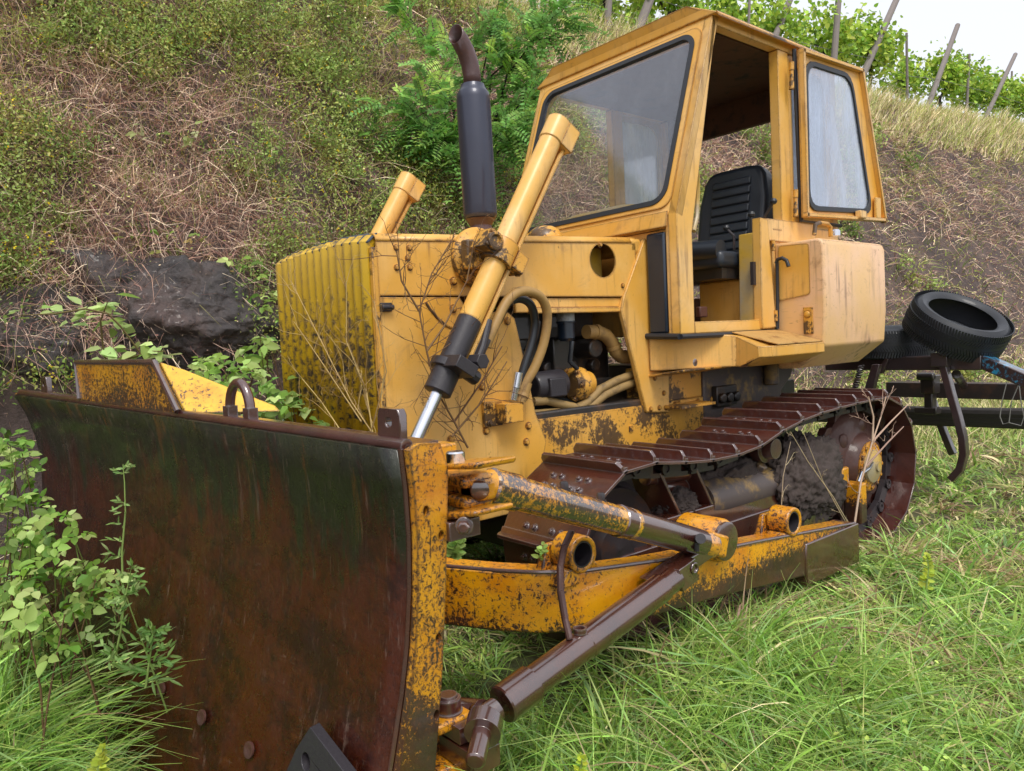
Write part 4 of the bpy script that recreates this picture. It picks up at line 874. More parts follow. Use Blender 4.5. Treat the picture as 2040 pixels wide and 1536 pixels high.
# --- angling struts with their yokes
up0 = P(975, 968, y=-.24); up1 = V(1.36, e2[1]-.10, e2[2]+.005)
def strut(p0, p1, mt, nm, cap):
    d = unit(p1-p0); L = np.linalg.norm(p1-p0); b = MB().lathe(p0, d, [(-.02, .0), (-.02, .03), (0, .052), (.10, .054), (.105, .049), (L*.55, .049), (L*.553, .052), (L*.57, .052), (L*.573, .046), (L-.06, .046), (L-.05, .05), (L, .05)], 32)
    return obj(nm, b, M[mt], DZ, smooth=40), d, L
s1_, d1, L1 = strut(up0, up1, 'strut_yellow', 'angling_strut', 1)
obj('strut_sleeve', MB().lathe(up0+d1*(L1*.50), d1, [(0, .0495), (.004, .054), (.03, .054), (.034, .0505), (L1*.5-.07, .0505), (L1*.5-.07, .04)], 32), M['rust_dark'], s1_)
obj('strut_fork', MB().box(up1+V(-.01, .02, 0), (.09, .12, .085), [np.cross(d1, V(0, 0, 1)), d1, unit(np.cross(np.cross(d1, V(0, 0, 1)), d1))]), M['blade_yellow'], s1_, .01)
obj('retaining_pin', MB().cyl(P(1390, 1075, x=1.40), P(1396, 1073, x=1.46), .018).tube([P(1388, 1078, x=1.42), P(1388, 1098, x=1.42)], .01, 8), M['gland'], s1_)
for k_ in (.32, .50): obj('grease_plug', MB().bolt(up0+d1*k_+V(0, 0, .048), (0, 0, 1), .014, .025), M['steel_dark'], s1_)
yk = MB()
yc = P(925, 972, y=-.30)
yk.box(yc+V(.0, 0, .028), (.14, .10, .035)).box(yc+V(0, 0, -.03), (.14, .10, .035)).box(yc+V(.02, .02, 0), (.12, .07, .06))
yk.cyl(up0+V(-.0, -.075, 0), up0+V(.0, .03, 0), .045)
yko = obj('upper_yoke', yk, M['blade_yellow'], DZ, .014, seg=3)
pc_ = P(908, 920, y=-.33); obj('hinge_plate', MB().prism([P(u, v, y=-.40) for u, v in ((872, 936), (948, 936), (950, 922), (872, 926))], (0, .13, 0)).prism([P(u, v, y=-.40) for u, v in ((878, 1038), (945, 1030), (944, 1018), (878, 1022))], (0, .13, 0)).b2(yc+V(-.12, -.08, -.14), yc+V(-.05, .02, .12)), M['blade_yellow'], DZ, .008)
obj('hinge_pin', MB().lathe(P(908, 924, y=-.34), (0, 0, 1), [(0, .026), (.03, .026), (.034, .022), (.034, 0)], 24), M['chrome'], yko)
obj('yoke_pin', MB().lathe(up0+V(.03, -.055, .005), (.75, -.65, 0), [(0, .026), (.02, .026), (.024, .02), (.024, 0)], 20), M['rust_dark'], yko)
obj('lower_hinge_block', MB().box(P(905, 1048, y=-.36), (.10, .10, .05)).bolt(P(925, 1048, y=-.40), (.7, -.7, 0), .018, .02), M['rust'], DZ, .01)
lo0 = P(1000, 1405, y=-.22); lo1 = P(1345, 1150, x=1.385)
d2 = unit(lo1-lo0); L2 = np.linalg.norm(lo1-lo0)
s2_ = obj('lower_strut', MB().lathe(lo0, d2, [(-.0, .0), (0, .052), (.005, .056), (.115, .056), (.12, .047), (L2*.42, .047), (L2*.424, .0495), (L2*.9, .0495), (L2*.905, .044), (L2-.005, .044), (L2, .036)], 36), M['rust_dark'], DZ)
obj('strut_end_block', MB().box(lo1+d2*.035, (.075, .10, .085), [np.cross(d2, V(0, 0, 1)), d2, unit(np.cross(np.cross(d2, V(0, 0, 1)), d2))]).lathe(P(1383, 1132, x=1.42), (1, 0, 0), [(0, .022), (.006, .022), (.006, .012), (-.01, .012), (-.01, 0)], 18), M['rust_dark'], s2_, .006)
obj('beam_bracket', MB().prism([P(u, v, x=1.325) for u, v in ((1270, 1150), (1370, 1088), (1395, 1100), (1300, 1165))], (.07, 0, 0)), M['rust_dark'], pf_, .006)
ft = P(1130, 1277, y=.12); obj('rod_socket', MB().ring(lo0+d2*(L2*.40)+V(0, 0, .045), lo0+d2*(L2*.40)+V(0, 0, .062), .022, .016, 20), M['rust'], s2_)
lk_ = MB(); q0 = P(940, 1432, y=-.30)
lk_.tube([lo0-d2*.02, lo0-d2*.10, q0+V(.0, .03, -.0), q0+V(-.06, .0, 0)], [.035, .04, .045, .04], 14)
lk_.box(P(915, 1440, y=-.34), (.13, .09, .045)).box(P(935, 1492, y=-.34), (.16, .09, .06)).lathe(P(960, 1462, y=-.36), (.6, -.7, -.25), [(-.05, .05), (.0, .05), (.0, .026), (.09, .026), (.095, .02), (.095, 0)], 22)
lko = obj('lower_yoke', lk_, M['rust_dark'], DZ, .012, seg=3)
hp = P(893, 1400, y=-.36); obj('hinge_pin', MB().lathe(hp+V(0, 0, -.02), (0, 0, 1), [(0, .036), (.035, .036), (.036, .028), (.045, .026), (.045, 0)], 20).cyl(hp+V(0, 0, -.06), hp+V(0, 0, -.02), .04), M['rust'], lko)
obj('lower_hinge_plate', MB().box(P(880, 1425, y=-.37), (.14, .12, .03)).box(P(880, 1515, y=-.37), (.16, .12, .05)).box(P(868, 1470, y=-.34), (.06, .06, .16)), M['blade_yellow'], DZ, .008)

# ------------------------------------------------------------------ things on and behind the machine
def hit(u, v, far=60.):
    """first meeting of a sight line with the terrain"""
    t = np.linspace(.6, far, 6000)[:, None]; p = CAM+ray(u, v)*t; g = gz(p[:, 0], p[:, 1]); i = np.argmax(p[:, 2] < g); return p[i]
# steel plough frame with curved shanks behind the tracks
FY = 3.95
A0, A1, A2 = P(1690, 722, y=FY), P(1962, 718, y=FY), P(2075, 765, y=FY-.1)
fl = empty('plough_frame', (A1[0], FY, GZ), 'rusty steel plough frame with flecks of blue paint standing behind the tracks', 'plough')
obj('top_beam', MB().b2((A0[0]-.15, FY-.06, A0[2]-.055), (A1[0], FY+.10, A1[2]+.035)), M['frame_metal'], fl, .008)
obj('bent_end', MB().prism([A1+V(0, -.06, .035), A1+V(0, -.06, -.055), A2+V(0, -.06, -.06), A2+V(0, -.06, .03)], (0, .14, 0)), M['frame_blue'], fl, .006)
def shank(pts, wy, nm='shank', th=.035):
    mb = MB(); n_ = len(pts)
    for i, p in enumerate(pts):
        t = unit(pts[min(i+1, n_-1)]-pts[max(i-1, 0)]); sdx = unit(np.cross(t, V(0, 1, 0)))
        mb.add([p+sdx*th+V(0, -wy, 0), p+sdx*th+V(0, wy, 0), p-sdx*th+V(0, wy, 0), p-sdx*th+V(0, -wy, 0)], [])
    mb.f += [(4*i+j, 4*i+(j+1) % 4, 4*(i+1)+(j+1) % 4, 4*(i+1)+j) for i in range(n_-1) for j in range(4)]+[(3, 2, 1, 0), tuple(4*(n_-1)+j for j in range(4))]
    return obj(nm, mb, M['frame_metal'], fl, .004, smooth=50)
shank([P(u, v, y=FY-.10) for u, v in ((1874, 706), (1882, 735), (1895, 785), (1908, 830), (1918, 870), (1921, 905), (1913, 935), (1895, 955))], .03, th=.022)
shank([P(u, v, y=FY+1.1) for u, v in ((1855, 790), (1868, 830), (1880, 860), (1893, 892), (1899, 905))], .03, th=.025)
obj('shank_clamp', MB().box(P(1876, 716, y=FY-.09), (.10, .10, .09)).bolt(P(1878, 706, y=FY-.14), (0, -1, 0), .015), M['frame_metal'], fl, .006)
obj('rear_beam', MB().b2((P(1770, 775, y=FY+.9)[0], FY+.85, P(1900, 785, y=FY+.9)[2]-.03), (P(2090, 775, y=FY+.9)[0], FY+.98, P(1900, 762, y=FY+.9)[2])), M['frame_black'], fl, .006)
obj('link_brace', MB().tube([P(1905, 745, y=FY+.1), P(1920, 768, y=FY+.8)], .03, 8), M['frame_metal'], fl)
obj('drawbar', MB().prism([P(u, v, y=FY-.2) for u, v in ((1737, 726), (1752, 726), (1738, 778), (1720, 778))], (0, .05, 0)), M['frame_metal'], fl, .004)
obj('side_bar', MB().prism([P(u, v, y=FY-.1) for u, v in ((1762, 712), (1770, 716), (1756, 745), (1748, 742))], (0, .04, 0)), M['frame_metal'], fl, .003)
hx = [P(1716, 728, y=FY-.3), P(1702, 778, y=FY-.35)]; cp = []
for k in range(90):
    t = k/89; cp.append(hx[0]*(1-t)+hx[1]*t+V(.016*math.cos(k*.75), .016*math.sin(k*.75), 0))
obj('spring', MB().tube(cp, .006, 6), M['steel_dark'], fl)
cl = P(1853, 765, y=FY+.6)
obj('hitch_clamp', MB().box(cl, (.10, .12, .14)).box(cl+V(.0, .0, -.14), (.06, .09, .18)).box(cl+V(-.02, 0, -.20), (.16, .10, .05)).cyl(cl+V(-.07, -.05, .06), cl+V(.05, -.05, .06), .03), M['frame_black'], fl, .008)
# tyres
def tyre(name, c, ax, Ro, Ri, wd, label, group):
    hwd = wd/2; pr = [(-hwd+.02, Ri), (-hwd, Ri+.02), (-hwd-.006, (Ro+Ri)/2), (-hwd+.008, Ro-.035), (-hwd+.035, Ro-.006), (0, Ro), (hwd-.035, Ro-.006), (hwd-.008, Ro-.035), (hwd+.006, (Ro+Ri)/2), (hwd, Ri+.02), (hwd-.02, Ri), (hwd-.035, Ri+.015), (hwd-.03, (Ro+Ri)/2+.01), (0, Ro-.022), (-hwd+.03, (Ro+Ri)/2+.01), (-hwd+.035, Ri+.015)]
    t = MB().lathe((0, 0, 0), (0, 0, 1), pr, 72, True); nb = 108
    for k in range(nb):
        a = 2*math.pi*k/nb; e = V(math.cos(a), math.sin(a), 0); tn = V(-math.sin(a), math.cos(a), 0)
        for sgn in (-1, 1):
            t.box(e*(Ro-.004)+V(0, 0, sgn*(hwd-.03)), (.006, .011, .05), [e, unit(tn+V(0, 0, .25*sgn)), unit(V(0, 0, 1)-tn*.25*sgn)])
            t.box(e*(Ro+.001)+V(0, 0, sgn*.032)+tn*.008, (.006, .012, .04), [e, unit(tn+V(0, 0, -.5*sgn)), unit(V(0, 0, 1)+tn*.5*sgn)])
    o = obj(name, t, M['rubber'], None, smooth=50, loc=(0, 0, 0))
    o.location = c; WL[o.name] = c; o.rotation_euler = Vector(ax).to_track_quat('Z', 'Y').to_euler()
    return tag(o, label, 'tyre', group)
tc = P(1906, 648, y=4.05); dv_ = unit(tc-CAM); rr_ = unit(np.cross(dv_, CU)); uu_ = np.cross(rr_, dv_); tax = unit(rr_*.40+uu_*.84-dv_*.37)
tyre('tyre', tc, tax, .315, .215, .21, 'worn black tyre lying tilted on top of the other tyre, rim hole facing up', 'tyres on the plough frame')
t2 = P(1770, 668, y=4.1); tyre('tyre', V(t2[0]-.02, 4.12, A0[2]+.035+.105), V(.03, -.04, 1), .31, .205, .20, 'black tyre lying flat on the plough frame, half hidden by the yellow tank', 'tyres on the plough frame')
w0, w1 = P(1822, 829, y=5.0), P(2090, 830, y=5.05)
wb = MB()
for k in range(3): wb.tube([w0+V(-1.2, 0, .02-.035*k), (w0+w1)/2+V(0, .01*k, .025-.035*k), w1+V(.2, 0, .02-.035*k)], [.05, .045, .05], 10)
tag(obj('wooden_pole', wb, M['old_wood'], None), 'dark weathered wooden pole lying level under the plough frame', 'pole')
wr = MB()
def arc(pts, r=.0035): wr.tube([P(u, v, y=4.7) for u, v in pts], r, 6)
arc([(2006, 760), (1996, 800), (1992, 830), (1998, 845), (2010, 842), (2015, 800), (2030, 765)]); arc([(2030, 765), (2034, 800), (2040, 830), (2034, 848), (2010, 842)])
tag(obj('wire_loop', wr, M['wire']), 'thin loop of grey wire hanging from the plough frame over the wooden pole', 'wire')
# rebar leaning in the socket of the lower strut
fr_ = np.linspace(.2, .7, 200); uv_ = [(lo0+d2*(L2*f))-CAM for f in fr_]; fk = fr_[int(np.argmin([abs(1020+FPX*np.dot(q, CR)/np.dot(q, CF)-1136) for q in uv_]))]; foot = lo0+d2*(L2*fk)+V(0, 0, .05)
rp = [P(1137, 1062, x=1.33), P(1124, 1090, x=1.34), P(1116, 1130, x=1.35), P(1117, 1180, x=1.37), P(1126, 1235, x=1.385), foot]
q = []
for i in range(len(rp)-1):
    for t in np.linspace(0, 1, 7)[:-1]: q.append(rp[i]*(1-t)+rp[i+1]*t)
q.append(rp[-1]); rbm = MB().tube(q, .0105, 10)
for i in range(len(q)-1):
    for f in (0., .33, .66):
        p = q[i]*(1-f)+q[i+1]*f; t = unit(q[i+1]-q[i]+V(.006, .003, 0)); rbm.ring(p-t*.0018, p+t*.0018, .0128, .009, 10)
ro_ = MB(); ro_.v = rbm.v; ro_.f = rbm.f
tag(obj('rebar_rod', ro_, M['rust_dull'], None), 'bent ribbed steel rod standing in the rusty lower strut, leaning on the push frame', 'rod')
# earth lying on the track frame
def mound(name, c, rx, ry, h, lab, seed):
    bm = bmesh.new(); bmesh.ops.create_icosphere(bm, subdivisions=6, radius=1); p = np.array([q.co for q in bm.verts])
    k = 1+(fbm(p*1.6+seed, 3, seed)-.5)*.5+(fbm(p*5+seed, 3, seed+1)-.5)*.35+(fbm(p*14, 4, seed+2)-.5)*.26+(fbm(p*38, 3, seed+6)-.5)*.16
    for q, z in zip(bm.verts, p*k[:, None]*np.array([rx, ry, h])+np.array(c)): q.co = z
    me = bpy.data.meshes.new(name); bm.to_mesh(me); bm.free(); me.materials.append(M['mud']); v = np.array([q.co for q in me.vertices]); me.transform(Matrix.Translation(-Vector(c))); me.shade_smooth()
    o = bpy.data.objects.new(name, me); link(o, c, None); return tag(o, lab, 'soil')
mound('soil_pile', V(.94, 2.26, .37), .13, .38, .26, 'heap of dark damp soil on the track frame in front of the sprocket', 4)
mound('soil_pile', V(.86, 1.72, .43), .10, .36, .13, 'low crust of grey soil on the dusty round housing inside the track', 8)
mound('soil_pile', V(.90, 1.24, .41), .09, .13, .08, 'small clod of soil between the two plates of the track tensioner', 9)

# rocks showing at the foot of the bank
def rock(u, v, dep, r, lab, seed, push=.15):
    c = PD(u, v, dep); bm = bmesh.new(); bmesh.ops.create_icosphere(bm, subdivisions=6, radius=1)
    p = np.array([q.co for q in bm.verts]); nn = fbm(p*1.3+seed*5.1, 3, seed)-.5; st = np.round((p[:, 2]*3+fbm(p*2+seed, 3, seed)*2))/3
    rg = np.random.default_rng(seed+40); pn_ = rowunit(rg.normal(0, 1, (30, 3))); pd_ = rg.uniform(.62, 1.0, 30); dt_ = p@pn_.T; hull = np.min(np.where(dt_ > .05, pd_/np.maximum(dt_, .05), 9), 1)
    k = np.minimum(hull, 1.35)*(1+nn*.35)+(fbm(p*4+seed, 4, seed+3)-.5)*.16+(fbm(p*13, 3, seed+5)-.5)*.09-.07*np.abs(fbm(p*5+seed, 3, seed+8)-.5)**.5; p2 = p*k[:, None]*np.array(r); p2[:, 2] += (st-p[:, 2])*.12*r[2]
    for q, z in zip(bm.verts, p2): q.co = z
    me = bpy.data.meshes.new('rock_outcrop'); bm.to_mesh(me); bm.free(); me.shade_smooth(); me.materials.append(M['rock']); o = bpy.data.objects.new('rock_outcrop', me); link(o, c, None)
    return tag(o, lab, 'rock', 'rock outcrops at the foot of the bank')
rock(395, 660, 5.2, (.50, .72, .56), 'dark wet rock outcrop between the blade guard and the bulldozer nose', 1)
rock(110, 590, 5.0, (.50, .62, .40), 'dark rock jutting from the bank at the left edge, highest of the outcrops', 2)
rock(60, 690, 4.7, (.46, .66, .46), 'rounded dark rock just above the left end of the blade', 3)
rock(250, 620, 5.1, (.44, .58, .42), 'low dark rock behind the pale leafy shoots above the blade', 4)

# ------------------------------------------------------------------ vegetation
def hnormal(x, y):
    e = .06; dx = (hz(x+e, y)-hz(x-e, y))/(2*e); dy = (hz(x, y+e)-hz(x, y-e))/(2*e)
    return rowunit(np.stack([-dx, -dy, np.ones_like(dx)], -1))
def bank_points(n, y0=-3.2, y1=34, d0=.15, d1=4.6):
    """random points on the bank, denser near the camera"""
    out = []
    while sum(map(len, out)) < n:
        y = y0+(y1-y0)*rng.random(n*3)**1.9; d = d0+(d1-d0)*rng.random(n*3); x = TOE-d
        dist = np.hypot(x-CAM[0], y-CAM[1]); k = rng.random(n*3) < np.clip((5.5/dist)**1.2, 0, 1); out.append(np.stack([x, y], 1)[k])
    q = np.concatenate(out)[:n]; return np.column_stack([q, hz(q[:, 0], q[:, 1])])
def visible_frac(p):
    q = p-CAM; dp = q@CF; u = 1020+FPX*(q@CR)/dp; v = 768-FPX*(q@CU)/dp; return u, v, dp
STRAW = [(.64, .47, .35), (.54, .38, .30), (.36, .23, .18), (.24, .13, .10), (.72, .58, .43), (.42, .24, .19), (.16, .09, .08)]
OLIVE = [(.28, .31, .07), (.35, .38, .10), (.22, .27, .06), (.44, .42, .14)]
GREEN = [(.18, .27, .06), (.22, .32, .08), (.14, .21, .05), (.29, .37, .10), (.35, .41, .14)]
# dry tangle on the bank
vb = VB(); n = 190000; p = bank_points(n); nr = hnormal(p[:, 0], p[:, 1])
pm = fbm(p*np.array([.9, .9, .9]), 3, 21); rk = (p[:, 2] < .95+.5*fbm(p*1.4, 3, 31)) & (p[:, 1] < 2.2); keep = ~(rk & (rng.random(n) < .86)); 
br_ = (p[:, 1] > 5.0) & (p[:, 2] < 1.9+2.6*fbm(p*.6, 3, 55)); keep &= ~(br_ & (rng.random(n) < .66)); gm2 = fbm(p*.62, 3, 77)-.16*np.clip((p[:, 1]-4)/3, 0, 1); keep &= ~((gm2 > .485) & (rng.random(n) < .45)); p = p[keep]; nr = nr[keep]; pm = pm[keep]; n = len(p)
wide = np.clip(np.linalg.norm(p-CAM, axis=1)/5.5, .8, 3)
d = rowunit(nr*.55+rng.normal(0, .75, (n, 3))+np.array([.15, 0, .35])); bend = np.tile([.1, 0, -.75], (n, 1))*rng.uniform(.2, 1.2, (n, 1))+rng.normal(0, .3, (n, 3))
top_ = np.clip((p[:, 2]-(ridge(p[:, 1])-1.1))/.8, 0, 1); far_ = np.clip((p[:, 1]-5)/4, 0, 1)
col = mixc(STRAW, n); gmask = (rng.random(n) < np.clip((pm-.44)*3, .04, .55)); col[gmask] = mixc(OLIVE, gmask.sum())
tmask = rng.random(n) < top_*(1-far_*.75)*.85; col[tmask] = mixc([(.24, .27, .06), (.30, .30, .10), (.17, .22, .04), (.40, .36, .18)], tmask.sum())
smask = rng.random(n) < top_*far_*.9; col[smask] = mixc([(.52, .43, .25), (.44, .36, .18), (.36, .33, .12), (.58, .50, .33)], smask.sum())
d[smask | tmask] = rowunit(d[smask | tmask]*.5+np.array([.1, 0, 1.]))
blades(vb, p+nr*.01, d, rng.uniform(.12, .46, n)*rng.uniform(.6, 1.2, n), .0042*wide*rng.uniform(.6, 1.5, n), bend, col, 4, .06)
n = 16000; y = 5+26*rng.random(n)**1.3; x = RX+rng.uniform(-.9, .75, n); p2 = np.stack([x, y, hz(x, y)], 1); wd2 = np.linalg.norm(p2-CAM, axis=1)/6
blades(vb, p2, rowunit(np.column_stack([rng.normal(.1, .25, (n, 2)), np.ones(n)])), rng.uniform(.25, .6, n), .0055*wd2, np.column_stack([rng.normal(.1, .2, (n, 2)), -rng.random(n)*.35]), mixc([(.62, .52, .32), (.54, .44, .24), (.42, .42, .15), (.70, .60, .42), (.32, .36, .10), (.28, .34, .09)], n), 3)
n = 42000; p2 = bank_points(n, y1=26); k = ~((p2[:, 2] < 1.0) & (p2[:, 1] < 2.2)); p2 = p2[k]; n = len(p2); nr2 = hnormal(p2[:, 0], p2[:, 1]); wd2 = np.clip(np.linalg.norm(p2-CAM, axis=1)/5.5, .8, 2.5)
leaves(vb, p2+nr2*rng.uniform(.02, .28, (n, 1)), rng.normal(0, 1, (n, 3)), rng.normal(0, .6, (n, 3))+np.array([.5, -.3, .6]), rng.uniform(.010, .024, n)*wd2, rng.uniform(.005, .011, n)*wd2, mixc([(.58, .44, .30), (.40, .27, .20), (.30, .33, .09), (.24, .13, .09), (.44, .42, .15)], n))
tag(vb.build('dry_undergrowth', M['dry'], loc=(-3, 3, 0)), kind='stuff')
# small-leaved green weeds in clumps on the bank
vb = VB(); fl_p = []; n = 4300; c = bank_points(n, y1=22); pm = fbm(c*.62, 3, 77); c = c[(pm > .466+.10*np.clip((c[:, 1]-4)/3, 0, 1)) & ~((c[:, 2] < 1.0) & (c[:, 1] < 2.2))]; n = len(c)
for q in c:
    nn = hnormal(q[0:1], q[1:2])[0]; far = max(1, np.linalg.norm(q-CAM)/6); r_ = rng.uniform(.10, .27); k = int(rng.uniform(80, 150)*min(1, 1.3/far)*r_/.2)+8
    off = rng.normal(0, 1, (k, 3)); off = off/np.linalg.norm(off, axis=1, keepdims=True)*rng.random((k, 1))**.5*r_*np.array([1, 1.1, 1.0]); b_ = q+nn*r_*.75+off
    ld = rowunit(rng.normal(0, 1, (k, 3))+nn*.4); base = np.array(GREEN[rng.integers(0, 5)]) if rng.random() < .7 else np.array(OLIVE[rng.integers(0, 4)])
    leaves(vb, b_, ld, rowunit(rng.normal(0, .6, (k, 3))+np.array([.3, -.2, .9])), rng.uniform(.016, .034, k)*far, rng.uniform(.009, .018, k)*far, mixc([base], k, var=.2))
    ns = 14; sd2 = rowunit(nn*.8+rng.normal(0, .5, (ns, 3))+np.array([0, 0, .5])); blades(vb, q+rng.normal(0, .05, (ns, 3)), sd2, rng.uniform(.15, .4, ns), .005*far, rng.normal(0, .12, (ns, 3)), mixc([base*.7, (.16, .08, .04)], ns), 3)
    if rng.random() < .55: fl_p.append(b_[rng.random(k) < .022]+nn*.05)
# grass tufts on the bank
n = 22000; p = bank_points(n, y1=30); pm = fbm(p*.7, 3, 91); k = (pm > .47) & ~((p[:, 2] < 1.0) & (p[:, 1] < 2.2)); p = p[k]; n = len(p); nr = hnormal(p[:, 0], p[:, 1]); far = np.clip(np.linalg.norm(p-CAM, axis=1)/6, 1, 3)
blades(vb, p, rowunit(nr*.5+rng.normal(0, .4, (n, 3))+np.array([0, 0, .7])), rng.uniform(.12, .38, n), .005*far, np.tile([.12, 0, -.5], (n, 1))*rng.random((n, 1)), mixc([(.15, .22, .04), (.20, .26, .06), (.11, .17, .03), (.26, .28, .09)], n), 4)
tag(vb.build('green_weeds', M['leaf'], loc=(-3, 3, 0)), kind='stuff')
fp_ = np.concatenate(fl_p); fp_ = np.repeat(fp_, 3, 0)+rng.normal(0, .006, (len(fp_)*3, 3)); n = len(fp_); vb = VB()
leaves(vb, fp_, rng.normal(0, 1, (n, 3)), np.tile([.5, -.5, .7], (n, 1)), .016, .013, mixc([(.62, .46, .03), (.55, .40, .02)], n, var=.1))
tag(vb.build('yellow_wildflowers', M['leaf'], loc=(-3, 3, 0)), kind='stuff')

# meadow grass
def ground_points(n, r0=.7, r1=26, pw=1.15, tall=False):
    r = r0*(r1/r0)**rng.random(n)**pw; a = rng.uniform(-R(50), R(42), n); fw = np.array([CF[0], CF[1]])/np.hypot(CF[0], CF[1]); sdv = np.array([-fw[1], fw[0]])
    q = CAM[:2]+r[:, None]*(fw*np.cos(a)[:, None]+sdv*np.sin(a)[:, None]); x, y = q[:, 0], q[:, 1]
    k = x > TOE-.1
    k &= ~((x > -1.1) & (x < 1.12) & (y > .2) & (y < 3.4) & (np.abs(np.abs(x)-.89) < .26))
    lv = (np.stack([x, y], 1)-RT[:2])@BLx[:2]; dv = (np.stack([x, y], 1)-RT[:2])@unit(BD)[:2]
    k &= ~((lv > -.5) & (lv < BL) & (dv > -.20) & (dv < .16)); k &= ~((lv > -2) & (lv < 1.30) & (dv < .16) & (dv > (-1.2 if tall else -.05)))
    x, y = x[k], y[k]; return np.stack([x, y, gz(x, y)], 1)
vb = VB()
tuft = ground_points(16500, tall=True)
lx_ = rng.uniform(1.15, 3.2, 1700); dx_ = rng.uniform(-1.1, -.21, 1700); ex_ = RT[:2]+BLx[:2]*lx_[:, None]+unit(BD)[:2]*dx_[:, None]
tuft = np.vstack([tuft, np.column_stack([ex_, gz(ex_[:, 0], ex_[:, 1])])]); n = len(tuft); per = 9; dist = np.linalg.norm(tuft-CAM, axis=1)
lush = fbm(tuft*np.array([1.0, 1.0, 0])+3.3, 3, 41); dryp = fbm(tuft*np.array([1.5, 1.5, 0])+9, 3, 43)
near = np.exp(-((tuft[:, 0]-1.35)/.75)**2)*(tuft[:, 1] > -.6)*(tuft[:, 1] < 3.2)+1.2*((tuft[:, 1] < -.9) & (tuft[:, 0] < .8))
hgt = (.05+.13*np.clip((lush-.3)*2, 0, 1)+.17*near*(tuft[:, 1] < 1.1)*(rng.random(n) < .6))*rng.uniform(.7, 1.25, n)
tt = np.repeat(tuft, per, 0)+np.column_stack([rng.normal(0, .022, (n*per, 2)), np.zeros(n*per)]); N_ = len(tt)
dr_ = np.repeat(dryp+rng.normal(0, .05, n)-near*.12, per); hh = np.repeat(hgt, per)*rng.uniform(.55, 1.3, N_); ds = np.repeat(dist, per)
lean = np.repeat(rng.normal(0, .42, (n, 2)), per, 0)
dd = rowunit(np.column_stack([rng.normal(0, .30, (N_, 2))+lean, np.full(N_, 1.)])); bend = np.column_stack([dd[:, :2]*rng.uniform(.3, 1.3, (N_, 1)), -rng.uniform(.15, .75, N_)])
col = mixc([(.21, .34, .06), (.27, .41, .085), (.15, .27, .05), (.37, .48, .13), (.24, .38, .13)], N_)
k = rng.random(N_) < np.clip((dr_-.47)*5, .05, .7); col[k] = mixc([(.56, .47, .27), (.44, .37, .19), (.38, .38, .13), (.27, .17, .11)], k.sum())
blades(vb, tt, dd, hh*1.35, np.clip(.0056*ds/2.6, .0042, .016)*rng.uniform(.35, 1.9, N_), bend, col, 5)
# short sward and small broad leaves between the tufts
sw = ground_points(110000); n = len(sw); ds = np.linalg.norm(sw-CAM, axis=1)
col = mixc([(.23, .34, .07), (.31, .40, .11), (.18, .27, .06), (.50, .44, .22), (.33, .25, .16)], n); dd = rowunit(np.column_stack([rng.normal(0, .7, (n, 2)), np.full(n, .8)]))
blades(vb, sw, dd, rng.uniform(.05, .17, n), np.clip(.0042*ds/2.4, .003, .017)*rng.uniform(.5, 1.7, n), np.column_stack([rng.normal(0, .3, (n, 2)), -rng.uniform(.1, .6, n)]), col, 3)
lf = ground_points(26000, r1=12); lf = lf[fbm(lf*np.array([1.7, 1.7, 0]), 3, 63) > .47]; n = len(lf); lf[:, 2] += rng.uniform(.02, .13, n)
leaves(vb, lf, np.column_stack([rng.normal(0, 1, (n, 2)), rng.normal(.1, .2, n)]), np.column_stack([rng.normal(0, .3, (n, 2)), np.ones(n)]), rng.uniform(.012, .03, n), rng.uniform(.008, .017, n), mixc([(.16, .27, .05), (.24, .34, .07), (.34, .42, .09), (.12, .2, .04)], n))
tag(vb.build('meadow_grass', M['grass'], loc=(2, 1, GZ)), kind='stuff')
# pale dry grass at the far foot of the bank
n = 9000; y = rng.uniform(5.5, 26, n); x = rng.uniform(-2.0, .6, n)+rng.normal(0, .3, n); p = np.stack([x, y, gz(x, y)], 1); vb = VB(); far = np.linalg.norm(p-CAM, axis=1)/5
blades(vb, p, rowunit(np.column_stack([rng.normal(0, .35, (n, 2)), np.ones(n)])), rng.uniform(.15, .4, n), .006*far, np.column_stack([rng.normal(0, .3, (n, 2)), -rng.random(n)*.4]), mixc([(.50, .42, .24), (.42, .38, .17), (.30, .32, .10), (.24, .30, .08)], n), 3)
tag(vb.build('pale_dry_grass', M['dry'], loc=(-.5, 10, GZ)), kind='stuff')

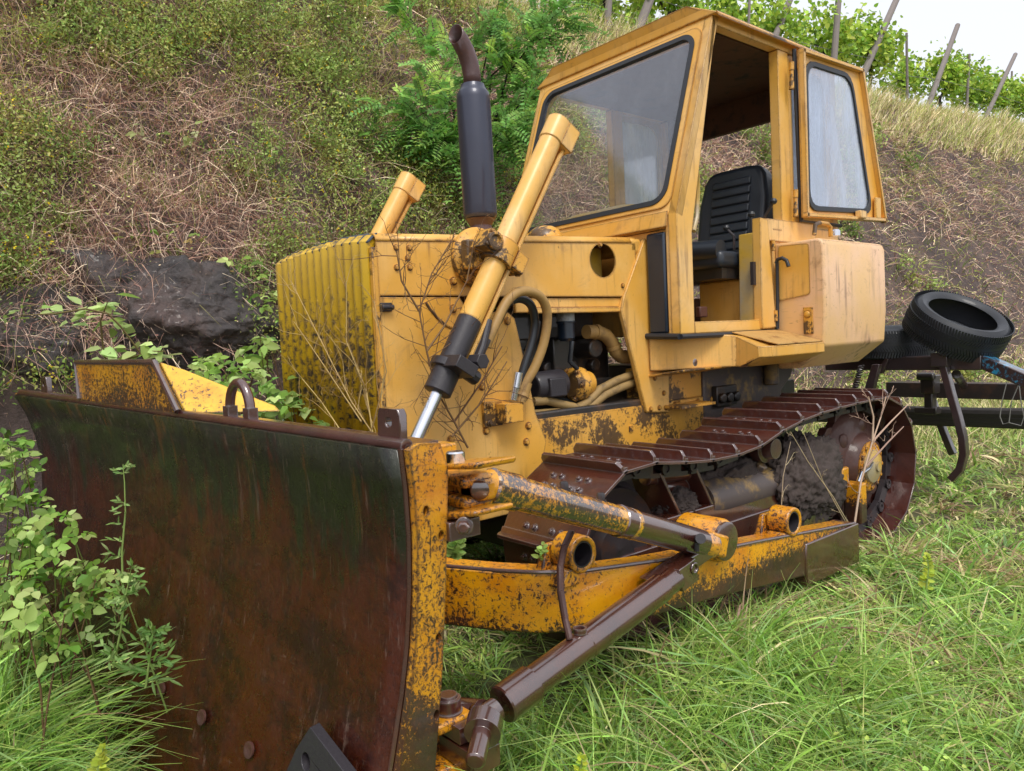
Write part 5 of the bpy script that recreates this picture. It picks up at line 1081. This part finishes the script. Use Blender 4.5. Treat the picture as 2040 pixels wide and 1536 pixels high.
# ---- plants one can point at
def stemtube(vb, path, r, col, n=5):
    mb = MB().tube(path, r, n, cap=False); v = np.array(mb.v); vb.add(v, np.array(mb.f), np.tile(np.array(col, float), (len(v), 1)))
BR = [(.14, .25, .04), (.20, .32, .06), (.10, .19, .03), (.30, .41, .11), (.38, .46, .16)]
def bramble(lab, blobs, cols=BR, size=.055, dens=1.0, root=None, group='bramble bushes', name='bramble_bush', seedc=None):
    """blobs: (u, v, depth, ru(px), rv(px)) masses of three-leaflet leaves on arching stems"""
    st = VB(); lf = VB(); allp = []
    for (u, v, dep, ru, rv) in blobs:
        if not dep: dep = float(np.dot(hit(u, v)-CAM, CF))-.14
        k = int(dens*ru*rv/330)+4
        th = rng.uniform(0, 2*math.pi, k); rr = rng.random(k)**.5
        pts = np.array([PD(u+ru*a*math.cos(t), v+rv*a*math.sin(t), dep+rng.normal(0, .12)+.12*(1-a)) for a, t in zip(rr, th)]); allp.append(pts)
    pts = np.concatenate(allp); n_ = len(pts); g = gz(pts[:, 0], pts[:, 1]); pts = pts[pts[:, 2] > g+.03]; n_ = len(pts)
    col = mixc(cols, n_, var=.15); dirs = rowunit(np.column_stack([rng.normal(0, 1, (n_, 2)), rng.normal(-.1, .35, n_)])); nrm = rowunit(rng.normal(0, .42, (n_, 3))+np.array([.35, -.35, .9])); L = rng.uniform(.7, 1.35, n_)*size
    sdv = np.cross(dirs, nrm)
    for k, (da, sc) in enumerate(((0, 1.1), (1.25, .85), (-1.25, .85))):
        leaves(lf, pts+dirs*(.012 if k == 0 else 0), dirs*math.cos(da)+sdv*math.sin(da), nrm+rng.normal(0, .12, (n_, 3)), L*sc, L*sc*.72, col, .25, .22)
    for i in range(0, n_, 4):
        q = pts[i]; gp = np.array([q[0]+rng.normal(-.06, .12), q[1]+rng.normal(.04, .12), 0]); gp[2] = gz(gp[0], gp[1])
        m_ = (q+gp)/2+V(rng.normal(0, .04), rng.normal(0, .04), .06); stemtube(st, [gp, m_, q], [.004, .0035, .002], (.10, .06, .03) if rng.random() < .6 else (.12, .16, .04), 5)
    base = pts.mean(0); base[2] = float(gz(base[0], base[1])); e = empty(name, base, lab, 'plant', group); lf.build('foliage', M['leaf'], e); st.build('stem', M['dry'], e); return e
bramble('thick bramble bush with bright green leaves at the left edge in front of the blade', [(30, 925, 3.3, 60, 50), (40, 1010, 3.1, 70, 60), (100, 1060, 2.95, 75, 50), (50, 1110, 2.85, 70, 70), (130, 1150, 2.75, 75, 45), (200, 1170, 2.65, 55, 35), (40, 1210, 2.65, 60, 50), (20, 880, 3.4, 40, 30), (110, 1230, 2.6, 80, 40), (60, 1290, 2.6, 80, 40)], dens=2.6, size=.043)
bramble('pale green bramble filling the gap between the blade guard and the grille', [(430, 740, 4.0, 60, 40), (500, 790, 3.7, 60, 50), (560, 830, 3.5, 60, 40), (430, 800, 3.6, 50, 40), (520, 710, 4.1, 40, 40), (600, 790, 3.45, 26, 40), (620, 850, 3.3, 25, 25)], cols=[(.20, .32, .06), (.28, .40, .11), (.38, .48, .17), (.14, .25, .05)], dens=4.2, size=.055)
bramble('bramble trailing down the rock beside the left edge of the grille', [(500, 600, 0, 45, 40), (520, 660, 0, 35, 40), (470, 540, 0, 60, 35), (545, 610, 0, 20, 60)], dens=1.7, size=.05)
bramble('sparse bramble with yellowing leaves hanging over the rock in the bank', [(360, 500, 0, 80, 40), (420, 520, 0, 50, 40), (300, 560, 0, 40, 25), (270, 470, 0, 50, 20)], cols=[(.14, .20, .04), (.28, .30, .08), (.20, .26, .06), (.30, .22, .07)], dens=1.1, size=.045)
bramble('small bramble with cream leaves standing up in the middle of the bank', [(330, 290, 0, 60, 30), (260, 255, 0, 35, 20), (370, 260, 0, 30, 20)], cols=[(.30, .36, .14), (.40, .44, .22), (.20, .28, .08)], dens=.9, size=.055)
# pale shoots above the blade guard
vb = VB(); st = VB()
sp_pts = []
for path in ([(215, 735), (205, 690), (200, 640), (215, 600)], [(290, 720), (270, 690), (240, 650), (215, 625), (170, 615), (110, 625), (40, 628)], [(240, 720), (300, 700), (330, 700)]):
    q = [PD(u, v, 3.95-.06*i) for i, (u, v) in enumerate(path)]; stemtube(st, q, [.005]*(len(q)-1)+[.002], (.12, .09, .04)); sp_pts += [(u+rng.normal(0, 16), v+rng.normal(0, 9), 3.9) for u, v in path for _ in range(5)]
pts = np.array([PD(*a) for a in sp_pts]); n = len(pts); dirs = rowunit(np.column_stack([rng.normal(0, 1, (n, 2)), rng.normal(0, .25, n)]))
leaves(vb, pts, dirs, rng.normal(0, .3, (n, 3))+np.array([.3, -.3, .9]), rng.uniform(.06, .12, n), rng.uniform(.04, .07, n), mixc([(.34, .44, .17), (.42, .50, .20), (.26, .38, .10)], n, var=.1), .2, .2)
e = empty('leafy_shoot', PD(240, 735, 3.95), 'pale green leafy shoots in front of the dark rock above the blade guard', 'plant'); vb.build('foliage', M['leaf'], e); st.build('stem', M['dry'], e)
# robinia sapling behind the exhaust
vb = VB(); st = VB(); root = hit(945, 400); rdep = float(np.dot(hit(930, 330)-CAM, CF))
brn = [((925, 330), (900, 210), (860, 150)), ((930, 330), (950, 200), (930, 90)), ((960, 330), (1010, 180), (1030, 80)), ((930, 340), (850, 230), (800, 200)), ((950, 330), (1040, 200), (1075, 150)), ((930, 330), (870, 290), (800, 250)), ((960, 340), (1030, 260), (1080, 210)), ((900, 200), (850, 80), (790, 0)), ((950, 200), (980, 60), (1000, -20)), ((1010, 150), (1080, 60), (1120, 10)), ((940, 300), (880, 250), (830, 290)), ((960, 300), (1010, 250), (1040, 290)), ((980, 150), (1060, 80), (1160, 70))]
cpts = []
for a, b, c_ in brn:
    dp = rdep-rng.uniform(.3, 1.0); q = [PD(*a, dp+.1), PD(*b, dp), PD(*c_, dp-.1)]; stemtube(st, [root+V(0, 0, .0), root*.4+q[0]*.6, *q], [.018, .014, .010, .006, .003], (.05, .04, .03), 6)
    for t in np.linspace(.1, 1, 11):
        pp = (q[0]*(1-t)**2+2*q[1]*t*(1-t)+q[2]*t*t) if False else (q[0]*(1-2*t)+q[1]*2*t if t < .5 else q[1]*(2-2*t)+q[2]*(2*t-1)); cpts.append((pp, unit(q[2]-q[0])))
for pp, ax in cpts:
    for _ in range(7):
        pp = pp+rng.normal(0, .05, 3); dr2 = unit(ax*.5+rng.normal(0, .75, 3)+V(.25, -.25, .0)); L = rng.uniform(.18, .34); nn = unit(rng.normal(0, .35, 3)+V(.3, -.35, .85)); nn = unit(nn-dr2*np.dot(nn, dr2)); sv = np.cross(dr2, nn); k = 9
        rach = [pp+dr2*L*t+V(0, 0, -.09)*t*t*L/.25 for t in np.linspace(0, 1, k+1)]; stemtube(st, rach[::3], .0018, (.12, .16, .04), 4)
        bc = np.array([(.15, .29, .08), (.19, .37, .09), (.26, .44, .11), (.11, .21, .055), (.40, .54, .12)][rng.choice(5, p=[.28, .28, .22, .10, .12])])
        b_ = np.repeat(np.array(rach[1:]), 2, 0); sg2 = np.tile([1, -1], k)[:, None]
        leaves(vb, np.vstack([b_, rach[-1][None]]), np.vstack([sv*sg2+dr2*.25, dr2[None]]), np.tile(nn, (2*k+1, 1))+rng.normal(0, .12, (2*k+1, 3)), rng.uniform(.040, .058, 2*k+1), rng.uniform(.020, .028, 2*k+1), mixc([bc], 2*k+1, var=.1), .1, .08)
e = empty('robinia_sapling', root, 'bushy green sapling with feathery leaves growing on the bank behind the exhaust', 'tree'); vb.build('crown', M['leaf'], e); st.build('trunk', M['bark'], e)
# tall weed in front of the blade and its smaller neighbours
def weed(lab, path, dep, nleaf, size, cols, name='tall_weed', fine=True):
    vb = VB(); st = VB(); q = [PD(u, v, dep) for u, v in path]; stemtube(st, q, list(np.linspace(.0045, .0015, len(q))), (.16, .22, .06)); n_ = nleaf
    idx = rng.random(n_)*(len(q)-1); i0 = idx.astype(int); f = (idx-i0)[:, None]; qa = np.array(q); base = qa[i0]*(1-f)+qa[np.minimum(i0+1, len(q)-1)]*f; up = 1-idx/(len(q)-1)
    dirs = rowunit(CR[None]*rng.normal(0, 1, (n_, 1))+CU[None]*rng.uniform(-.1, .7, (n_, 1))-CF[None]*rng.normal(.2, .5, (n_, 1)))
    for k in range(5 if fine else 1):
        sh_ = dirs*size*.22*k*(.5+up[:, None]); dv = rowunit(dirs+rng.normal(0, .55, (n_, 3))) if fine else dirs
        leaves(vb, base+sh_, dv, rng.normal(0, .4, (n_, 3))-CF+np.array([0, 0, .5]), size*(.35+.5*up), size*.16 if fine else size*.4, mixc(cols, n_, var=.12), .15, .1)
    b0 = q[0].copy(); e = empty(name, b0, lab, 'weed'); vb.build('foliage', M['leaf'], e); st.build('stem', M['dry'], e); return e
weed('tall thin green weed standing in front of the left part of the blade', [(245, 1180), (243, 1100), (250, 1020), (248, 960), (245, 925)], 2.5, 14, .05, [(.20, .30, .09), (.28, .38, .13), (.13, .22, .05)])
weed('ferny green weed in front of the lower left of the blade', [(225, 1330), (240, 1260), (250, 1190), (262, 1130)], 2.35, 30, .06, [(.16, .26, .07), (.11, .20, .04), (.22, .32, .10)])
weed('ferny low weed with cut leaves beside the dead seed heads at the left', [(290, 1370), (300, 1300), (305, 1250)], 2.2, 26, .06, [(.14, .24, .06), (.10, .18, .04)])
weed('yellow green leafy weed at the bottom edge, left of the wear plate', [(190, 1560), (200, 1520), (205, 1490)], 2.0, 30, .045, [(.34, .42, .05), (.40, .46, .07)], fine=False)
weed('yellow tipped spurge in the grass right of the push frame', [(1845, 1175), (1850, 1130), (1846, 1105)], 3.2, 40, .045, [(.42, .48, .05), (.34, .42, .05)], fine=False)
weed('small yellow spurge low in the grass at the bottom edge', [(1150, 1560), (1158, 1525), (1160, 1500)], 1.8, 22, .032, [(.42, .48, .05), (.30, .40, .05)], fine=False)
weed('green seedling growing on the push frame next to the blade', [(900, 1112), (908, 1085), (918, 1070)], 2.35, 36, .055, [(.30, .42, .12), (.22, .34, .08)], fine=False)
weed('tiny green seedling on the push frame beside the front bracket', [(1075, 1112), (1080, 1095), (1084, 1085)], 2.55, 16, .04, [(.24, .36, .09)], fine=False)
# leafless twigs
def twigs(lab, mains, plane, nb, col, name='dry_weed', rad=.0042, sub=.16, spread=None):
    vb = VB(); (ax, val), = plane.items(); i_ = 'xyz'.index(ax)
    def grow(p, d, L, r, lev):
        k = max(4, int(L/.05)); q = [p]; dd = d
        for _ in range(k): dd = unit(dd+rng.normal(0, .16, 3)*np.where(np.arange(3) == i_, .5, 1)); q.append(q[-1]+dd*L/k)
        stemtube(vb, q, list(np.linspace(r, r*.45, k+1)), np.array(col)*rng.uniform(.7, 1.3), 5)
        if lev < 2:
            for j in range(1, k+1):
                if rng.random() < (.75 if lev == 0 else .85): grow(q[j], unit(dd*.7+rng.normal(0, .75, 3)*np.where(np.arange(3) == i_, .4, 1)), L*rng.uniform(.18, .42), r*.55, lev+1)
    for m_ in mains:
        q = [P(u, v, **plane) for u, v in m_]; stemtube(vb, q, list(np.linspace(rad, rad*.5, len(q))), col, 6)
        for j in range(len(q)-1):
            for _ in range(nb):
                t = rng.random(); d = unit(q[j+1]-q[j]); grow(q[j]*(1-t)+q[j+1]*t, unit(d*.8+rng.normal(0, .7, 3)*np.where(np.arange(3) == i_, .35, 1)), sub*rng.uniform(.5, 1.5), rad*.45, 0)
    o = vb.build(name, M['dry'], None); return tag(o, lab, 'weed')
twigs('leafless brown weed with thin twigs in front of the yellow side guard', [[(932, 892), (905, 840), (868, 775), (850, 700), (835, 620), (860, 545), (905, 470)], [(850, 700), (885, 650), (930, 560), (945, 480)], [(905, 840), (960, 760), (1000, 690)], [(835, 620), (800, 560), (790, 500)], [(900, 870), (960, 800), (1010, 720)]], dict(x=.60), 4, (.12, .065, .035), rad=.0045)
twigs('leafless straw coloured weed with tangled twigs in front of the grille', [[(760, 890), (700, 800), (650, 700), (610, 620), (580, 560)], [(745, 880), (730, 780), (690, 680), (690, 560)], [(680, 860), (640, 800), (590, 740)], [(740, 860), (770, 740), (745, 600)], [(720, 840), (640, 720), (585, 640)]], dict(y=-.16), 5, (.30, .20, .085), rad=.003)
twigs('dry branching stalk standing in front of the sprocket', [[(1700, 1060), (1715, 960), (1738, 880), (1755, 830), (1765, 790)], [(1738, 880), (1775, 840), (1810, 805)], [(1725, 930), (1770, 880), (1800, 850)], [(1738, 880), (1740, 830), (1730, 790)]], dict(x=1.22), 1, (.36, .25, .19), rad=.006, sub=.13)
twigs('thin pale grass stalks bent over the soil beside the track frame', [[(1700, 1060), (1660, 990), (1610, 920), (1575, 860)], [(1690, 1050), (1640, 960), (1600, 860)], [(1555, 1040), (1560, 950), (1575, 880)]], dict(x=1.20), 1, (.40, .32, .2), rad=.0025, sub=.08)

# ---- vineyard on the ridge
VX = -5.85
def post(u0, v0, u1, v1, lab, r=.06, x=VX):
    a = P(u0, v0, x=x); a[2] -= .25; b = P(u1, v1, x=x); b = b+(unit(b-a)*0)
    o = obj('vineyard_post', MB().tube([a, (a+b)/2, b], [r, r*.97, r*.93], 10), M['post_wood'], None, loc=a); return tag(o, lab, 'post', 'posts of the vineyard on the ridge')
post(1715, 137, 1790, -10, 'thick leaning grey post above the right corner of the cab roof', .085)
post(1838, 222, 1908, 50, 'leaning grey post in mid vineyard, its top clear against the sky', .075)
post(1955, 236, 2023, 108, 'leaning grey post at the right edge of the picture', .07)
post(1808, 212, 1806, 66, 'thin upright post between the two thick leaning posts', .035)
post(1924, 240, 1931, 108, 'thin upright post just left of the rightmost leaning post', .04)
post(2012, 250, 2016, 142, 'thin upright post standing at the far right among small vines', .04, VX-1.5)
post(1660, 112, 1671, -10, 'upright pale post behind the rear of the cab roof', .075, VX+.2)
post(1535, 70, 1582, -20, 'leaning post above the middle of the cab roof edge', .07)
post(1262, 52, 1302, -20, 'leaning light post above the front left of the cab roof', .085, VX+.3)
post(1206, 75, 1214, -20, 'upright post left of the cab roof by the vine trunks', .06, VX+.3)
post(1490, 40, 1494, -20, 'thin upright post above the right front corner of the cab roof', .03)
VG = [(.20, .32, .04), (.26, .39, .05), (.34, .46, .06), (.13, .22, .03), (.42, .50, .08)]
def vine(u, v, x, sc, lab):
    a = P(u, v, x=x); a[2] = min(a[2], float(hz(a[0], a[1]))+.1)-.1; vb = VB(); st = VB(); H = 1.15*sc
    q = [a, a+V(.05, rng.normal(0, .08), .4*H), a+V(rng.normal(0, .05), rng.normal(0, .12), .75*H), a+V(.08, rng.normal(.1, .15), H)]; stemtube(st, q, [.05*sc, .042*sc, .036*sc, .03*sc], (.03, .025, .022), 7)
    for sg2 in (-1, 1): stemtube(st, [q[-1], q[-1]+V(.1, .35*sg2, .12), q[-1]+V(.15, .8*sg2, .10+rng.normal(0, .1))], [.028*sc, .02*sc, .012*sc], (.03, .025, .022), 6)
    n_ = int(1150*sc); o_ = rng.normal(0, 1, (n_, 3)); o_ = o_/np.linalg.norm(o_, axis=1, keepdims=True)*rng.random((n_, 1))**.45; c_ = q[-1]+V(.05, .0, .36*sc)
    pts = c_+o_*np.array([.5, 1.05, .50])*sc; pts[:, 2] += .18*np.sin(pts[:, 1]*5+u)*sc; pts += (noise(pts*2.2, 5)[:, None]-.5)*.35
    hang = rng.random(n_) < .12; pts[hang, 2] -= rng.uniform(.1, .55, hang.sum())*sc; up_ = rng.random(n_) < .08; pts[up_, 2] += rng.uniform(.1, .45, up_.sum())*sc
    leaves(vb, pts, rowunit(rng.normal(0, 1, (n_, 3))+np.array([.3, 0, -.6])), rng.normal(0, .5, (n_, 3))+np.array([.6, -.3, .6]), rng.uniform(.07, .14, n_)*sc, rng.uniform(.065, .13, n_)*sc, mixc(VG, n_, var=.15), .2, .25)
    e = empty('grapevine', a, lab, 'vine', 'grapevines along the ridge'); vb.build('foliage', M['leaf'], e); st.build('trunk', M['bark'], e); return e
for (u, v, x, sc, lab) in ((1140, 95, -6.0, .95, 'grapevine at the left end of the row, above the sapling'), (1215, 75, -6.0, 1.0, 'grapevine above the left corner of the cab roof'), (1320, 70, -6.2, 1.0, 'grapevine with a dark twisted trunk behind the windscreen top'), (1430, 75, -6.3, 1.0, 'grapevine behind the front right corner of the cab roof'), (1530, 95, -6.3, 1.05, 'grapevine behind the cab roof beside the leaning post'), (1625, 125, -6.3, 1.15, 'grapevine behind the rear part of the cab roof'), (1725, 180, -6.3, 1.25, 'big grapevine with an arched trunk right of the cab roof'), (1795, 200, -6.6, 1.05, 'grapevine between the first two leaning posts'), (1875, 222, -6.4, 1.15, 'grapevine just right of the middle leaning post'), (1925, 238, -6.6, 1.1, 'grapevine in front of the thin upright post near the right edge'), (1975, 246, -6.5, 1.1, 'grapevine behind the rightmost leaning post'), (2015, 250, -6.5, 1.1, 'grapevine at the right edge of the picture'), (2060, 258, -6.5, 1.1, 'grapevine half cut off by the right edge of the picture'), (1840, 215, -8.5, .9, 'small far grapevine seen below the others, left of the middle post'), (1905, 235, -8.8, .9, 'small far grapevine right of the middle leaning post'), (1960, 245, -9, .9, 'small far grapevine low behind the right leaning post'), (1170, 60, -8.0, 1.1, 'grapevine in the second row, top centre of the picture'), (1270, 40, -8.0, 1.1, 'second row grapevine above the windscreen'), (1380, 45, -8.2, 1.1, 'second row grapevine above the cab front'), (1480, 60, -8.2, 1.1, 'second row grapevine above the cab side'), (1580, 85, -8.2, 1.1, 'second row grapevine above the cab rear')):
    vine(u, v, x, sc, lab)
for k, (zo, lab) in enumerate(((1.15, 'upper trellis wire along the vineyard row'), (.7, 'lower trellis wire along the vineyard row'))):
    ys_ = np.linspace(6.5, 36, 16); tag(obj('trellis_wire', MB().tube([V(VX+.05, y, float(hz(np.array(VX), np.array(y)))+zo-.02*(i % 2)) for i, y in enumerate(ys_)], .006, 5), M['wire']), lab, 'wire', 'trellis wires of the vineyard')
